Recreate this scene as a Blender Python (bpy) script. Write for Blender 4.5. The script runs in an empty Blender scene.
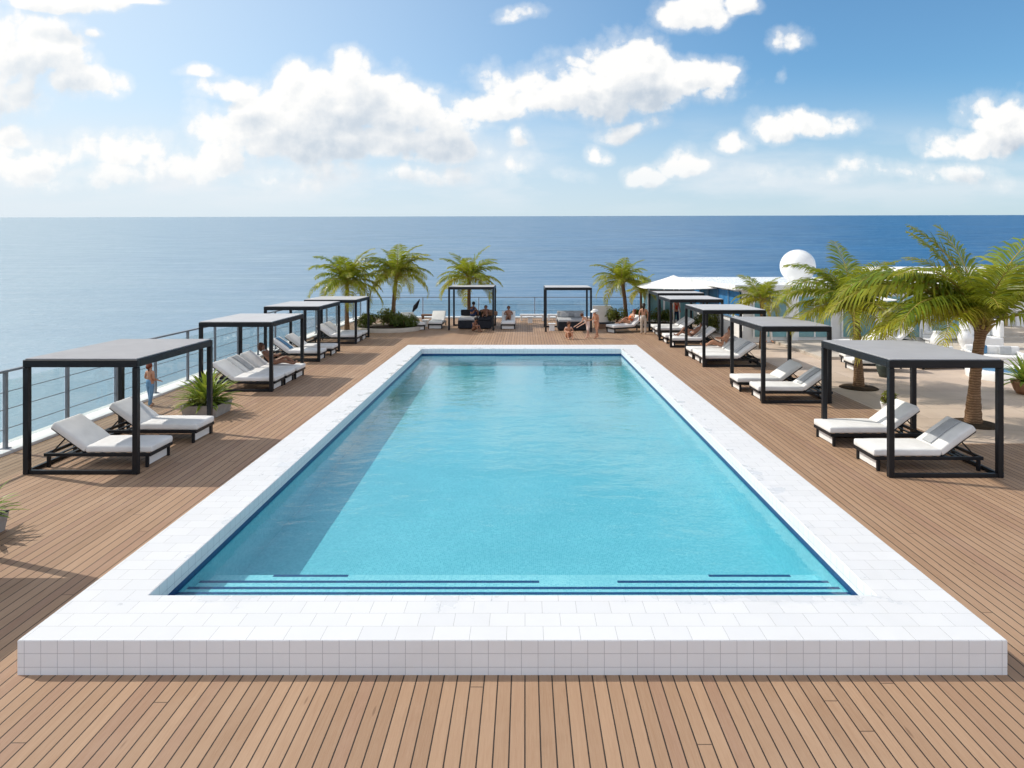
import bpy, bmesh, math, random
from mathutils import Vector, Matrix, noise as mnoise
R = math.radians
sc = bpy.context.scene
COL = sc.collection
F, CX, CY, H = 650.0, 525.0, 256.0, 4.5          # focal length in px, axis point, eye height

def at(px, py, z=0.0):
    """ground point (height z) seen at a pixel of the photograph"""
    d = F*(H-z)/(py-CY)
    return Vector(((px-CX)*d/F, d, z))

# ------------------------------------------------------------------ nodes
def mat(name):
    m = bpy.data.materials.new(name); m.use_nodes = True
    nt = m.node_tree; nt.nodes.clear()
    out = nt.nodes.new('ShaderNodeOutputMaterial')
    return m, nt, out
class N:
    """tiny helper to write node trees as expressions"""
    def __init__(s, nt): s.nt = nt
    def node(s, t, **kw):
        n = s.nt.nodes.new(t)
        for k, v in kw.items(): setattr(n, k, v)
        return n
    def set(s, sock, v):
        if isinstance(v, bpy.types.NodeSocket): s.nt.links.new(v, sock)
        elif v is not None:
            try: sock.default_value = v
            except Exception: sock.default_value = (*v, 1.0)
    def m(s, op, a, b=None, c=None, clamp=False):
        n = s.node('ShaderNodeMath', operation=op, use_clamp=clamp)
        s.set(n.inputs[0], a)
        if b is not None: s.set(n.inputs[1], b)
        if c is not None: s.set(n.inputs[2], c)
        return n.outputs[0]
    def v(s, op, a, b=None, scale=None):
        n = s.node('ShaderNodeVectorMath', operation=op)
        s.set(n.inputs[0], a)
        if b is not None: s.set(n.inputs[1], b)
        if scale is not None: s.set(n.inputs['Scale'], scale)
        return n.outputs['Value'] if op in ('LENGTH','DOT_PRODUCT','DISTANCE') else n.outputs['Vector']
    def coord(s, which='Object'): return s.node('ShaderNodeTexCoord').outputs[which]
    def sep(s, v):
        n = s.node('ShaderNodeSeparateXYZ'); s.set(n.inputs[0], v); return n.outputs
    def comb(s, x=0., y=0., z=0.):
        n = s.node('ShaderNodeCombineXYZ')
        for i, q in enumerate((x, y, z)): s.set(n.inputs[i], q)
        return n.outputs[0]
    def noise(s, vec, scale, detail=3., rough=.5, dist=0., dim='3D', col=False):  # noqa
        n = s.node('ShaderNodeTexNoise', noise_dimensions=dim)
        s.set(n.inputs['Vector'], vec); s.set(n.inputs['Scale'], scale)
        n.inputs['Detail'].default_value = detail; n.inputs['Roughness'].default_value = rough
        n.inputs['Distortion'].default_value = dist
        return n.outputs[1 if col else 0]
    def white(s, vec, dim='3D'):
        n = s.node('ShaderNodeTexWhiteNoise', noise_dimensions=dim)
        s.set(n.inputs[1] if dim == '1D' else n.inputs[0], vec); return n.outputs[0]
    def ramp(s, x, a, b, c=0., d=1., smooth=False):
        n = s.node('ShaderNodeMapRange', clamp=True)
        if smooth: n.interpolation_type = 'SMOOTHSTEP'
        for i, q in enumerate((x, a, b, c, d)): s.set(n.inputs[i], q)
        return n.outputs[0]
    def mix(s, f, a, b, blend='MIX'):
        n = s.node('ShaderNodeMix', data_type='RGBA', blend_type=blend)
        s.set(n.inputs[0], f); s.set(n.inputs[6], a); s.set(n.inputs[7], b)
        return n.outputs[2]
    def bump(s, h, strength=.3, dist=.01, normal=None):
        n = s.node('ShaderNodeBump')
        n.inputs['Strength'].default_value = strength; n.inputs['Distance'].default_value = dist
        s.set(n.inputs['Height'], h)
        if normal is not None: s.set(n.inputs['Normal'], normal)
        return n.outputs[0]
    def schlick(s, f0, normal=None):
        ge = s.node('ShaderNodeNewGeometry')
        c = s.m('ABSOLUTE', s.v('DOT_PRODUCT', normal if normal is not None else ge.outputs['Normal'], ge.outputs['Incoming']))
        return s.m('ADD', s.m('MULTIPLY', s.m('POWER', s.m('SUBTRACT', 1., c, clamp=True), 5.), 1-f0), f0)
    def bsdf(s, out, color, rough=.5, metal=0., spec=.5, normal=None, **kw):
        n = s.node('ShaderNodeBsdfPrincipled')
        s.set(n.inputs['Base Color'], color); s.set(n.inputs['Roughness'], rough); s.set(n.inputs['Metallic'], metal)
        s.set(n.inputs['Specular IOR Level'], spec)
        if normal is not None: s.set(n.inputs['Normal'], normal)
        for k, q in kw.items(): s.set(n.inputs[k], q)
        if out is not None: s.nt.links.new(n.outputs[0], out.inputs[0])
        return n.outputs[0]
def c4(c): return (c[0], c[1], c[2], 1.)

def simple(name, col, rough=.5, metal=0., spec=.5, var=.12, scale=9., bump=0., bscale=60.):
    m, nt, out = mat(name); n = N(nt)
    co = n.coord()
    k = n.ramp(n.noise(co, scale, 4., .6), .3, .7, 1-var, 1+var)
    c = n.v('SCALE', col, scale=k)
    nb = n.bump(n.noise(co, bscale, 3., .6), bump, .005) if bump else None
    rr = n.ramp(n.noise(co, scale*2.3, 3.), .3, .7, max(0., rough-.07), min(1., rough+.07))
    n.bsdf(out, c, rr, metal, spec, nb)
    return m

PX0, PX1, PY0, PY1, PZ = -5.45, 5.18, 6.98, 30.2, .376       # raised pool platform
IX0, IX1, IY0, IY1 = -4.58, 4.27, 7.91, 28.9                # pool opening
WZ = .096                                                     # water level
M = {}
M['black_metal'] = simple('black_metal', (.006,.0075,.0105), .42, 0., .35, .25, 3.)
M['grey_steel'] = simple('grey_steel', (.21,.235,.26), .35, 0., .6, .15, 5.)
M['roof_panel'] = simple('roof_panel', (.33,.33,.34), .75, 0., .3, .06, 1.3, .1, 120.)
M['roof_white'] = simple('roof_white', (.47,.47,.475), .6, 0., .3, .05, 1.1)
M['cushion'] = simple('cushion', (.76,.75,.73), .95, 0., .15, .06, 3., .5, 14.)
M['towel_grey'] = simple('towel_grey', (.42,.43,.44), .95, 0., .1, .08, 8., .3, 140.)
M['white_plaster'] = simple('white_plaster', (.78,.77,.75), .8, 0., .25, .05, 1.2, .12, 40.)
M['white_gloss'] = simple('white_gloss', (.80,.80,.79), .28, 0., .5, .03, 1.)
M['canvas'] = simple('canvas', (.80,.78,.74), .9, 0., .2, .05, 2., .15, 90.)
M['stone'] = simple('stone', (.36,.34,.32), .8, 0., .3, .2, 4., .3, 30.)
M['sandstone'] = simple('sandstone', (.50,.44,.37), .85, 0., .25, .12, 3., .25, 30.)
M['soil'] = simple('soil', (.05,.035,.022), .95, 0., .1, .4, 9., .5, 40.)
M['dark_fabric'] = simple('dark_fabric', (.022,.024,.03), .85, 0., .2, .2, 5., .2, 90.)
M['dark_pot'] = simple('dark_pot', (.03,.045,.04), .5, 0., .5, .25, 5.)
M['terracotta'] = simple('terracotta', (.24,.12,.065), .75, 0., .3, .2, 6., .2, 40.)
M['door_dark'] = simple('door_dark', (.03,.025,.02), .4, 0., .5, .3, 3.)
M['ochre'] = simple('ochre', (.48,.33,.14), .75, 0., .3, .12, 3.)
M['blue_fabric'] = simple('blue_fabric', (.10,.22,.36), .85, 0., .2, .12, 6.)
M['wicker'] = simple('wicker', (.22,.13,.08), .8, 0., .3, .3, 25., .5, 90.)
M['hair_red'] = simple('hair_red', (.16,.035,.012), .6, 0., .4, .3, 40.)
M['hair_dark'] = simple('hair_dark', (.018,.012,.009), .55, 0., .4, .3, 40.)
M['hair_brown'] = simple('hair_brown', (.09,.035,.018), .55, 0., .4, .3, 40.)
M['skin_tan'] = simple('skin_tan', (.50,.25,.15), .55, 0., .4, .06, 12.)
M['skin_brown'] = simple('skin_brown', (.26,.12,.07), .5, 0., .4, .08, 12.)
M['skin_pale'] = simple('skin_pale', (.58,.35,.25), .55, 0., .4, .05, 12.)
M['cloth_white'] = simple('cloth_white', (.72,.70,.67), .9, 0., .2, .06, 9.)
M['cloth_beige'] = simple('cloth_beige', (.50,.42,.34), .9, 0., .2, .08, 9.)
M['cloth_blue'] = simple('cloth_blue', (.16,.30,.46), .9, 0., .2, .1, 9.)
M['cloth_orange'] = simple('cloth_orange', (.75,.14,.02), .9, 0., .2, .08, 9.)
M['cloth_red'] = simple('cloth_red', (.45,.035,.02), .9, 0., .2, .08, 9.)
M['cloth_navy'] = simple('cloth_navy', (.02,.035,.08), .9, 0., .2, .1, 9.)
M['cloth_pink'] = simple('cloth_pink', (.70,.55,.50), .9, 0., .2, .08, 9.)

def make_wood(name, pitch, offset):
    m, nt, out = mat(name); n = N(nt)
    co = n.coord(); s = n.sep(co)
    q = n.m('DIVIDE', n.m('ADD', s[0], offset), pitch)
    i = n.m('FLOOR', q); f = n.m('FRACT', q)
    # board ends staggered every few metres
    off = n.m('MULTIPLY', n.white(i, '1D'), 9.6)
    yy = n.m('DIVIDE', n.m('ADD', s[1], off), 9.6)
    j = n.m('FLOOR', yy); fy = n.m('FRACT', yy)
    rnd = n.white(n.comb(i, j, 3.))
    rnd2 = n.white(n.comb(i, j, 7.))
    gv = n.comb(n.m('MULTIPLY', s[0], 34.), n.m('MULTIPLY', s[1], 1.6), n.m('MULTIPLY', rnd, 60.))
    grain = n.noise(gv, 1., 6., .62, .7)
    fine = n.noise(n.comb(n.m('MULTIPLY', s[0], 190.), n.m('MULTIPLY', s[1], 5.), n.m('MULTIPLY', rnd, 60.)), 1., 3., .6)
    base = n.mix(n.ramp(rnd, 0., 1.), c4((.29,.178,.106)), c4((.385,.246,.152)))
    base = n.mix(n.ramp(rnd2, .88, .94), base, c4((.30,.18,.115)))
    base = n.mix(n.ramp(grain, .38, .66, 0., .38), base, c4((.27,.155,.09)))
    base = n.mix(n.ramp(fine, .35, .7, 0., .22), base, c4((.50,.35,.24)))
    # weathered, dusty patches and darker water marks
    w = n.noise(co, .55, 5., .6)
    base = n.mix(n.ramp(w, .5, .75, 0., .3), base, c4((.46,.33,.23)))
    w2 = n.noise(co, 1.3, 5., .65)
    base = n.mix(n.ramp(w2, .6, .75, 0., .25), base, c4((.24,.15,.09)))
    # knots
    vo = n.node('ShaderNodeTexVoronoi', feature='F1'); n.set(vo.inputs['Vector'], n.comb(n.m('MULTIPLY', s[0], 6.), n.m('MULTIPLY', s[1], 1.1), rnd)); vo.inputs['Scale'].default_value = 1.
    base = n.mix(n.ramp(vo.outputs['Distance'], .05, .1, .55, 0.), base, c4((.13,.07,.04)))
    g = .0075/pitch
    edge = n.m('MINIMUM', f, n.m('SUBTRACT', 1., f))
    gap = n.ramp(edge, g*.5, g*1.25, 1., 0.)
    ey = n.m('MINIMUM', fy, n.m('SUBTRACT', 1., fy))
    gapy = n.ramp(ey, .0004, .0008, .75, 0.)
    gap = n.m('MAXIMUM', gap, gapy)
    base = n.mix(gap, base, c4((.016,.011,.008)))
    hgt = n.m('SUBTRACT', n.m('MULTIPLY', grain, .12), gap)
    nb = n.bump(hgt, .55, .004)
    n.bsdf(out, base, n.ramp(grain, .3, .7, .55, .75), 0., .3, nb)
    return m
M['wood'] = make_wood('deck_wood', .144, 0.)
M['wood_wide'] = make_wood('deck_wood_wide', .165, .05)

def make_paving():
    m, nt, out = mat('terrace_paving'); n = N(nt)
    co = n.coord()
    br = n.node('ShaderNodeTexBrick', offset=.5)
    n.set(br.inputs['Vector'], co); br.inputs['Scale'].default_value = 1.
    br.inputs['Brick Width'].default_value = 1.6; br.inputs['Row Height'].default_value = 1.2
    br.inputs['Mortar Size'].default_value = .008; br.inputs['Mortar Smooth'].default_value = .3
    br.inputs['Color1'].default_value = (.50,.395,.31,1); br.inputs['Color2'].default_value = (.56,.45,.36,1); br.inputs['Mortar'].default_value = (.26,.20,.16,1)
    c = n.mix(n.ramp(n.noise(co, .7, 5., .62), .45, .7, 0., .5), br.outputs[0], c4((.40,.31,.245)))
    c = n.mix(n.ramp(n.noise(co, 22., 4., .6), .5, .8, 0., .35), c, c4((.62,.52,.43)))
    n.bsdf(out, c, .8, 0., .25, n.bump(n.noise(co, 40., 3., .6), .25, .004))
    return m
M['paving'] = make_paving()

def make_coping():
    """white glazed tiles; the top laid in running bond, vertical faces in a straight grid"""
    m, nt, out = mat('coping_tile'); n = N(nt)
    co = n.coord(); s = n.sep(co)
    def brick(vec, w, h, off, mort):
        b = n.node('ShaderNodeTexBrick', offset=off)
        n.set(b.inputs['Vector'], vec); b.inputs['Scale'].default_value = 1.
        b.inputs['Brick Width'].default_value = w; b.inputs['Row Height'].default_value = h
        b.inputs['Mortar Size'].default_value = mort; b.inputs['Mortar Smooth'].default_value = .2
        b.inputs['Bias'].default_value = 0.
        b.inputs['Color1'].default_value = (.68,.683,.69,1); b.inputs['Color2'].default_value = (.645,.65,.66,1)
        return b
    top = brick(n.comb(s[0], n.m('SUBTRACT', s[1], 6.98), 0.), .40, .262, .5, .0032); top.inputs['Mortar'].default_value = (.42,.42,.42,1)
    fr = brick(n.comb(n.m('ADD', s[0], s[1]), n.m('ADD', s[2], .062), 0.), .178, .146, 0., .0032); fr.inputs['Mortar'].default_value = (.44,.44,.47,1); fr.inputs['Color1'].default_value = (.79,.795,.81,1); fr.inputs['Color2'].default_value = (.76,.765,.78,1)  # vertical faces coloured lighter than the top, painting in light they lack
    ge = n.node('ShaderNodeNewGeometry'); nz = n.m('ABSOLUTE', n.sep(ge.outputs['True Normal'])[2])
    k = n.ramp(nz, .6, .8)
    c = n.mix(k, fr.outputs[0], top.outputs[0])
    fac = n.m('ADD', n.m('MULTIPLY', top.outputs[1], k), n.m('MULTIPLY', fr.outputs[1], n.m('SUBTRACT', 1., k)))
    dirt = n.ramp(n.noise(co, 1.4, 6., .65), .5, .8, 0., .16)
    c = n.mix(dirt, c, c4((.55,.53,.49)))
    c = n.mix(n.ramp(n.noise(co, 9., 4., .6), .55, .8, 0., .12), c, c4((.66,.66,.67)))
    dx = n.m('MAXIMUM', n.m('SUBTRACT', IX0, s[0]), n.m('SUBTRACT', s[0], IX1)); dy = n.m('MAXIMUM', n.m('SUBTRACT', IY0, s[1]), n.m('SUBTRACT', s[1], IY1))
    ed = n.m('MAXIMUM', dx, dy)
    wet = n.m('SUBTRACT', n.noise(co, 1.7, 5., .6), n.m('MULTIPLY', ed, .35))
    wet = n.m('MULTIPLY', n.ramp(wet, .47, .56), k)
    c = n.mix(n.m('MULTIPLY', wet, .28), c, c4((.56,.57,.58)))
    nb = n.bump(n.m('SUBTRACT', n.m('MULTIPLY', n.noise(co, 6., 2.), .15), fac), .3, .003)
    n.bsdf(out, c, n.m('SUBTRACT', n.ramp(n.noise(co, 5., 3.), .3, .7, .42, .62), n.m('MULTIPLY', wet, .32)), 0., .4, nb)
    return m
M['coping'] = make_coping()

def make_pool_tile(name, ca, cb, grout):
    m, nt, out = mat(name); n = N(nt)
    co = n.coord(); s = n.sep(co)
    ge = n.node('ShaderNodeNewGeometry'); an = n.v('ABSOLUTE', ge.outputs['True Normal']); a = n.sep(an)
    u = n.m('ADD', n.m('MULTIPLY', s[0], n.m('SUBTRACT', 1., a[0])), n.m('MULTIPLY', s[1], a[0]))
    v = n.m('ADD', n.m('MULTIPLY', s[1], a[2]), n.m('MULTIPLY', s[2], n.m('SUBTRACT', 1., a[2])))
    t = .032
    uu = n.m('DIVIDE', u, t); vv = n.m('DIVIDE', v, t)
    r = n.white(n.comb(n.m('FLOOR', uu), n.m('FLOOR', vv), 1.))
    fu = n.m('FRACT', uu); fv = n.m('FRACT', vv)
    e = n.m('MINIMUM', n.m('MINIMUM', fu, n.m('SUBTRACT', 1., fu)), n.m('MINIMUM', fv, n.m('SUBTRACT', 1., fv)))
    c = n.mix(r, c4(ca), c4(cb))
    c = n.mix(n.ramp(e, .04, .10, .8, 0.), c, c4(grout))
    c = n.mix(n.ramp(n.noise(co, .6, 4., .6), .42, .7, 0., .3), c, c4([x*.86 for x in ca]))
    n.bsdf(out, c, .35, 0., .3)
    return m
M['pool_tile'] = make_pool_tile('pool_tile', (.15,.47,.555), (.27,.62,.69), (.38,.69,.75))
M['pool_step'] = make_pool_tile('pool_step', (.28,.62,.70), (.48,.78,.82), (.55,.78,.80))
M['navy_tile'] = make_pool_tile('navy_tile', (.006,.035,.13), (.012,.07,.22), (.04,.10,.2))

def make_pool_water():
    m, nt, out = mat('pool_water'); n = N(nt)
    co = n.coord(); s = n.sep(co)
    st = n.comb(n.m('MULTIPLY', s[0], .62), s[1], 0.)
    w1 = n.noise(st, 2.6, 3., .55, .6)
    w2 = n.noise(st, 9., 3., .6, .4)
    w3 = n.noise(st, .7, 2., .5)
    calm = n.ramp(n.noise(co, .35, 2.), .35, .65, .45, 1.)
    h = n.m('ADD', n.m('ADD', n.m('MULTIPLY', w1, .020), n.m('MULTIPLY', w2, .0055)), n.m('MULTIPLY', w3, .02))
    nb = n.bump(n.m('MULTIPLY', h, calm), .85, 1.)
    fr = n.schlick(.022, nb)
    # absorption grows with the slant path through the water
    ge = n.node('ShaderNodeNewGeometry'); cs = n.m('ABSOLUTE', n.v('DOT_PRODUCT', ge.outputs['Normal'], ge.outputs['Incoming']))
    path = n.m('DIVIDE', .8, n.m('ADD', cs, .07))
    tr = n.node('ShaderNodeBsdfTransparent'); n.set(tr.inputs[0], n.comb(*[n.m('POWER', math.exp(-a_), path) for a_ in (.30, .095, .075)]))
    gl = n.node('ShaderNodeBsdfGlossy'); gl.inputs['Color'].default_value = (1,1,1,1); gl.inputs['Roughness'].default_value = .015; n.set(gl.inputs['Normal'], nb)
    mx = n.node('ShaderNodeMixShader'); n.set(mx.inputs[0], fr); nt.links.new(tr.outputs[0], mx.inputs[1]); nt.links.new(gl.outputs[0], mx.inputs[2])
    nt.links.new(mx.outputs[0], out.inputs[0])
    return m
M['pool_water'] = make_pool_water()

def make_glass(name, tint, refl=1.):
    m, nt, out = mat(name); n = N(nt)
    k = n.m('MULTIPLY', n.schlick(.04), refl)
    tr = n.node('ShaderNodeBsdfTransparent'); tr.inputs[0].default_value = c4(tint)
    gl = n.node('ShaderNodeBsdfGlossy'); gl.inputs['Roughness'].default_value = .02
    mx = n.node('ShaderNodeMixShader'); n.set(mx.inputs[0], k); nt.links.new(tr.outputs[0], mx.inputs[1]); nt.links.new(gl.outputs[0], mx.inputs[2])
    nt.links.new(mx.outputs[0], out.inputs[0])
    return m
M['glass'] = make_glass('clear_glass', (.90,.95,.95))
M['teal_glass'] = simple('teal_glass', (.16,.33,.36), .12, 0., .7, .25, .8)
M['blue_glass'] = simple('blue_glass', (.05,.22,.48), .12, 0., .7, .3, .9)

def make_sea():
    m, nt, out = mat('sea_water'); n = N(nt)
    co = n.coord(); s = n.sep(co)
    p1 = n.comb(n.m('MULTIPLY', s[0], .06), n.m('MULTIPLY', s[1], .09), 0.)
    p2 = n.comb(n.m('MULTIPLY', s[0], .32), n.m('MULTIPLY', s[1], .5), 0.)
    p3 = n.comb(n.m('MULTIPLY', s[0], .012), n.m('MULTIPLY', s[1], .02), 0.)
    h = n.m('ADD', n.m('MULTIPLY', n.noise(p1, 1., 4., .6, .5), 2.2), n.m('MULTIPLY', n.noise(p2, 1., 4., .62, .4), .62))
    h = n.m('ADD', h, n.m('MULTIPLY', n.noise(p3, 1., 3., .5), 4.))
    nb = n.bump(h, .42, 1.)
    # broad bands of slightly different water, and a few foam flecks
    band = n.noise(n.comb(n.m('MULTIPLY', s[0], .0009), n.m('MULTIPLY', s[1], .004), 0.), 1., 4., .6)
    c = n.mix(n.ramp(band, .35, .7), c4((.003,.080,.20)), c4((.006,.115,.28)))
    # sun glare on the left-hand water painted into the sea colour, fading rightward
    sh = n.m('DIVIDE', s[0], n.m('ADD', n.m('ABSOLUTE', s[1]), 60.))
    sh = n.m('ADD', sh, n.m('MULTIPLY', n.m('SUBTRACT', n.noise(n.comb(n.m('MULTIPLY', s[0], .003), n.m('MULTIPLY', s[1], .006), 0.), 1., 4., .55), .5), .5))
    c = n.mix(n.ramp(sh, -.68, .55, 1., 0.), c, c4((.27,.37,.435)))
    g1 = n.noise(n.comb(n.m('MULTIPLY', s[0], .008), n.m('MULTIPLY', s[1], .05), 0.), 1., 4., .65)
    g2 = n.noise(n.comb(n.m('MULTIPLY', s[0], .05), n.m('MULTIPLY', s[1], .22), 0.), 1., 3., .6)
    rg = n.ramp(n.m('ADD', n.m('MULTIPLY', g1, .6), n.m('MULTIPLY', g2, .4)), .38, .62, .28, .54)
    n.bsdf(out, c, rg, 0., .5, nb, IOR=1.33)
    return m
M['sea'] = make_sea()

def make_leaf(name, ca, cb, cy, trans=.35):
    m, nt, out = mat(name); n = N(nt)
    at_ = n.node('ShaderNodeAttribute', attribute_name='age')
    ge = n.node('ShaderNodeNewGeometry')
    r = ge.outputs['Random Per Island']
    c = n.mix(r, c4(ca), c4(cb))
    c = n.mix(at_.outputs['Fac'], c, c4(cy))
    b = n.bsdf(None, c, .38, 0., .4)
    t = n.node('ShaderNodeBsdfTranslucent'); n.set(t.inputs[0], n.mix(.6, c, c4((.46,.47,.04)), 'MIX'))
    mx = n.node('ShaderNodeMixShader'); mx.inputs[0].default_value = trans
    nt.links.new(b, mx.inputs[1]); nt.links.new(t.outputs[0], mx.inputs[2]); nt.links.new(mx.outputs[0], out.inputs[0])
    return m
M['palm_leaf'] = make_leaf('palm_leaf', (.035,.092,.010), (.21,.30,.024), (.66,.50,.03), .38)
M['shrub_leaf'] = make_leaf('shrub_leaf', (.03,.06,.012), (.085,.13,.02), (.20,.20,.03), .25)
M['cycad_leaf'] = make_leaf('cycad_leaf', (.06,.15,.02), (.17,.30,.045), (.32,.40,.07), .35)
M['rachis'] = simple('rachis', (.36,.27,.06), .5, 0., .4, .2, 8.)
def make_trunk():
    m, nt, out = mat('palm_trunk'); n = N(nt)
    co = n.coord(); s = n.sep(co)
    ring = n.m('ADD', n.m('MULTIPLY', s[2], 15.), n.m('MULTIPLY', n.noise(co, 5., 3.), 1.6))
    f = n.m('FRACT', ring)
    c = n.mix(n.ramp(f, 0., .8), c4((.10,.055,.03)), c4((.34,.215,.125)))
    fib = n.noise(n.v('MULTIPLY', co, (40.,40.,6.)), 1., 4., .65)
    c = n.mix(n.ramp(fib, .4, .7, 0., .6), c, c4((.19,.105,.055)))
    n.bsdf(out, c, .85, 0., .2, n.bump(n.m('ADD', f, n.m('MULTIPLY', fib, .6)), .8, .03))
    return m
M['trunk'] = make_trunk()

# ------------------------------------------------------------------ mesh building
class MB:
    def __init__(s): s.bm = bmesh.new()
    def quad(s, pts, mi=0, sm=False):
        vs = [s.bm.verts.new(p) for p in pts]; f = s.bm.faces.new(vs); f.material_index = mi; f.smooth = sm; return f
    def box(s, x0, x1, y0, y1, z0, z1, bev=0., seg=2, M_=None, smooth=False):
        t = bmesh.new(); bmesh.ops.create_cube(t, size=1.)
        for v in t.verts: v.co = Vector(((v.co.x+.5)*(x1-x0)+x0, (v.co.y+.5)*(y1-y0)+y0, (v.co.z+.5)*(z1-z0)+z0))
        if bev: bmesh.ops.bevel(t, geom=t.edges[:], offset=bev, segments=seg, profile=.5, affect='EDGES')
        if M_ is not None: t.transform(M_)
        if smooth:
            for f in t.faces: f.smooth = True
        s.merge(t)
    def merge(s, t):
        me = bpy.data.meshes.new('tmp'); t.to_mesh(me); t.free(); s.bm.from_mesh(me); bpy.data.meshes.remove(me)
    def bar(s, a, b, w, h=None, bev=0.):
        """square bar from a to b"""
        a, b = Vector(a), Vector(b); d = b-a; L = d.length
        q = d.to_track_quat('Z', 'Y').to_matrix().to_4x4(); q.translation = a
        h = h or w
        s.box(-w/2, w/2, -h/2, h/2, 0, L, bev, 1, q)
    def tube(s, pts, rad, seg=8, cap=True, smooth=True, mi=0):
        pts = [Vector(p) for p in pts]
        if not isinstance(rad, (list, tuple)): rad = [rad]*len(pts)
        rings = []
        for i, p in enumerate(pts):
            d = (pts[min(i+1, len(pts)-1)]-pts[max(i-1, 0)]).normalized()
            q = d.to_track_quat('Z', 'Y')
            rings.append([s.bm.verts.new(p+q @ Vector((math.cos(k*2*math.pi/seg)*rad[i], math.sin(k*2*math.pi/seg)*rad[i], 0))) for k in range(seg)])
        for a, b in zip(rings, rings[1:]):
            for k in range(seg):
                f = s.bm.faces.new((a[k], a[(k+1)%seg], b[(k+1)%seg], b[k])); f.smooth = smooth; f.material_index = mi
        if cap:
            for r_ in (rings[0][::-1], rings[-1]):
                f = s.bm.faces.new(r_); f.material_index = mi
    def lathe(s, prof, seg=24, c=(0,0,0), close=True, sx=1., sy=1.):
        rings = []
        for r_, z in prof:
            rings.append([s.bm.verts.new((c[0]+sx*r_*math.cos(k*2*math.pi/seg), c[1]+sy*r_*math.sin(k*2*math.pi/seg), c[2]+z)) for k in range(seg)])
        for a, b in zip(rings, rings[1:]):
            for k in range(seg):
                f = s.bm.faces.new((a[k], a[(k+1)%seg], b[(k+1)%seg], b[k])); f.smooth = True
        if close:
            s.bm.faces.new(rings[0][::-1]); s.bm.faces.new(rings[-1])
    def build(s, name, m, parent=None, loc=None, mats=None):
        bmesh.ops.recalc_face_normals(s.bm, faces=s.bm.faces[:]) if not getattr(s, 'keep', False) else None
        me = bpy.data.meshes.new(name); s.bm.to_mesh(me); s.bm.free()
        for x in (mats or [m]): me.materials.append(x)
        o = bpy.data.objects.new(name, me); COL.objects.link(o)
        if parent is not None: o.parent = parent
        if loc is not None: o.location = loc
        return o
def tag(o, label=None, cat=None, group=None, kind=None):
    for k, v in (('label', label), ('category', cat), ('group', group), ('kind', kind)):
        if v: o[k] = v
    return o
def thing(name, label, cat, loc=(0,0,0), rz=0., group=None):
    o = bpy.data.objects.new(name, None); COL.objects.link(o); o.empty_display_size = .2
    o.location = loc; o.rotation_euler = (0,0,rz)
    return tag(o, label, cat, group)
def dup(o, parent=None):
    c = o.copy(); COL.objects.link(c)
    if parent is not None: c.parent = parent
    for ch in list(o.children): dup(ch, c)
    return c
def put(o, loc, rz, label): o.location = loc; o.rotation_euler = (0,0,rz); o['label'] = label; return o
def struct(mb, name, m, mats=None): return tag(mb.build(name, m, mats=mats), kind='structure')

# ------------------------------------------------------------------ setting
XR = 10.25
def sheet(name, m, x0, x1, y0, y1, z=0.):
    b = MB(); b.quad([(x0,y0,z),(x1,y0,z),(x1,y1,z),(x0,y1,z)]); return struct(b, name, m)
sheet('front_deck', M['wood'], PX0, 16., -6., PY0)
sheet('left_deck', M['wood_wide'], -11.72, PX0, -6., 47.1)
b = MB()
b.quad([(PX1,PY0,0),(16.,PY0,0),(16.,15.6,0),(PX1,15.6,0)])
b.quad([(PX1,15.6,0),(XR,15.6,0),(XR,47.1,0),(PX1,47.1,0)])
struct(b, 'right_deck', M['wood'])
sheet('back_deck', M['wood'], PX0, PX1, PY1, 47.1)
b = MB(); b.quad([(XR,15.6,0),(50,15.6,0),(50,47.1,0),(XR,47.1,0)]); b.quad([(16,-6,0),(50,-6,0),(50,15.6,0),(16,15.6,0)])
struct(b, 'terrace_paving', M['paving'])
b = MB(); b.box(XR+2.6, 49., 28.2, 47., -.05, .13, .015); struct(b, 'upper_paving', M['sandstone'])
b = MB(); b.box(-12.3, 50., -6., 47.6, -80., -1.2); b.box(-12.3, -5.6, -6., 47.6, -1.2, -.02); b.box(5.4, 50., -6., 47.6, -1.2, -.02); b.box(-5.6, 5.4, -6., 6.9, -1.2, -.02); b.box(-5.6, 5.4, 30.3, 47.6, -1.2, -.02)
struct(b, 'terrace_slab', M['white_plaster'])
b = MB(); b.box(-12.45, -11.72, -6., 47.1, -.5, .07, .012); b.box(-12.45, 9.5, 47.1, 47.7, -.5, .07, .012); struct(b, 'edge_kerb', M['white_plaster'])

# sea: one sheet to the horizon, rising very slightly away from the terrace
b = MB(); ys = [-300, 0, 60, 200, 600, 2000, 6000, 18000, 30000]; xs = [-40000, -8000, -1500, -300, 0, 300, 1500, 8000, 40000]
sz = lambda x, y: -70. + .0637*y + .0024*x*(1. if abs(y) > 1 else 1.)
grid = [[b.bm.verts.new((x, y, sz(x, y))) for x in xs] for y in ys]
for j in range(len(ys)-1):
    for i in range(len(xs)-1): b.bm.faces.new((grid[j][i], grid[j][i+1], grid[j+1][i+1], grid[j+1][i]))
struct(b, 'sea', M['sea'])

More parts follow.
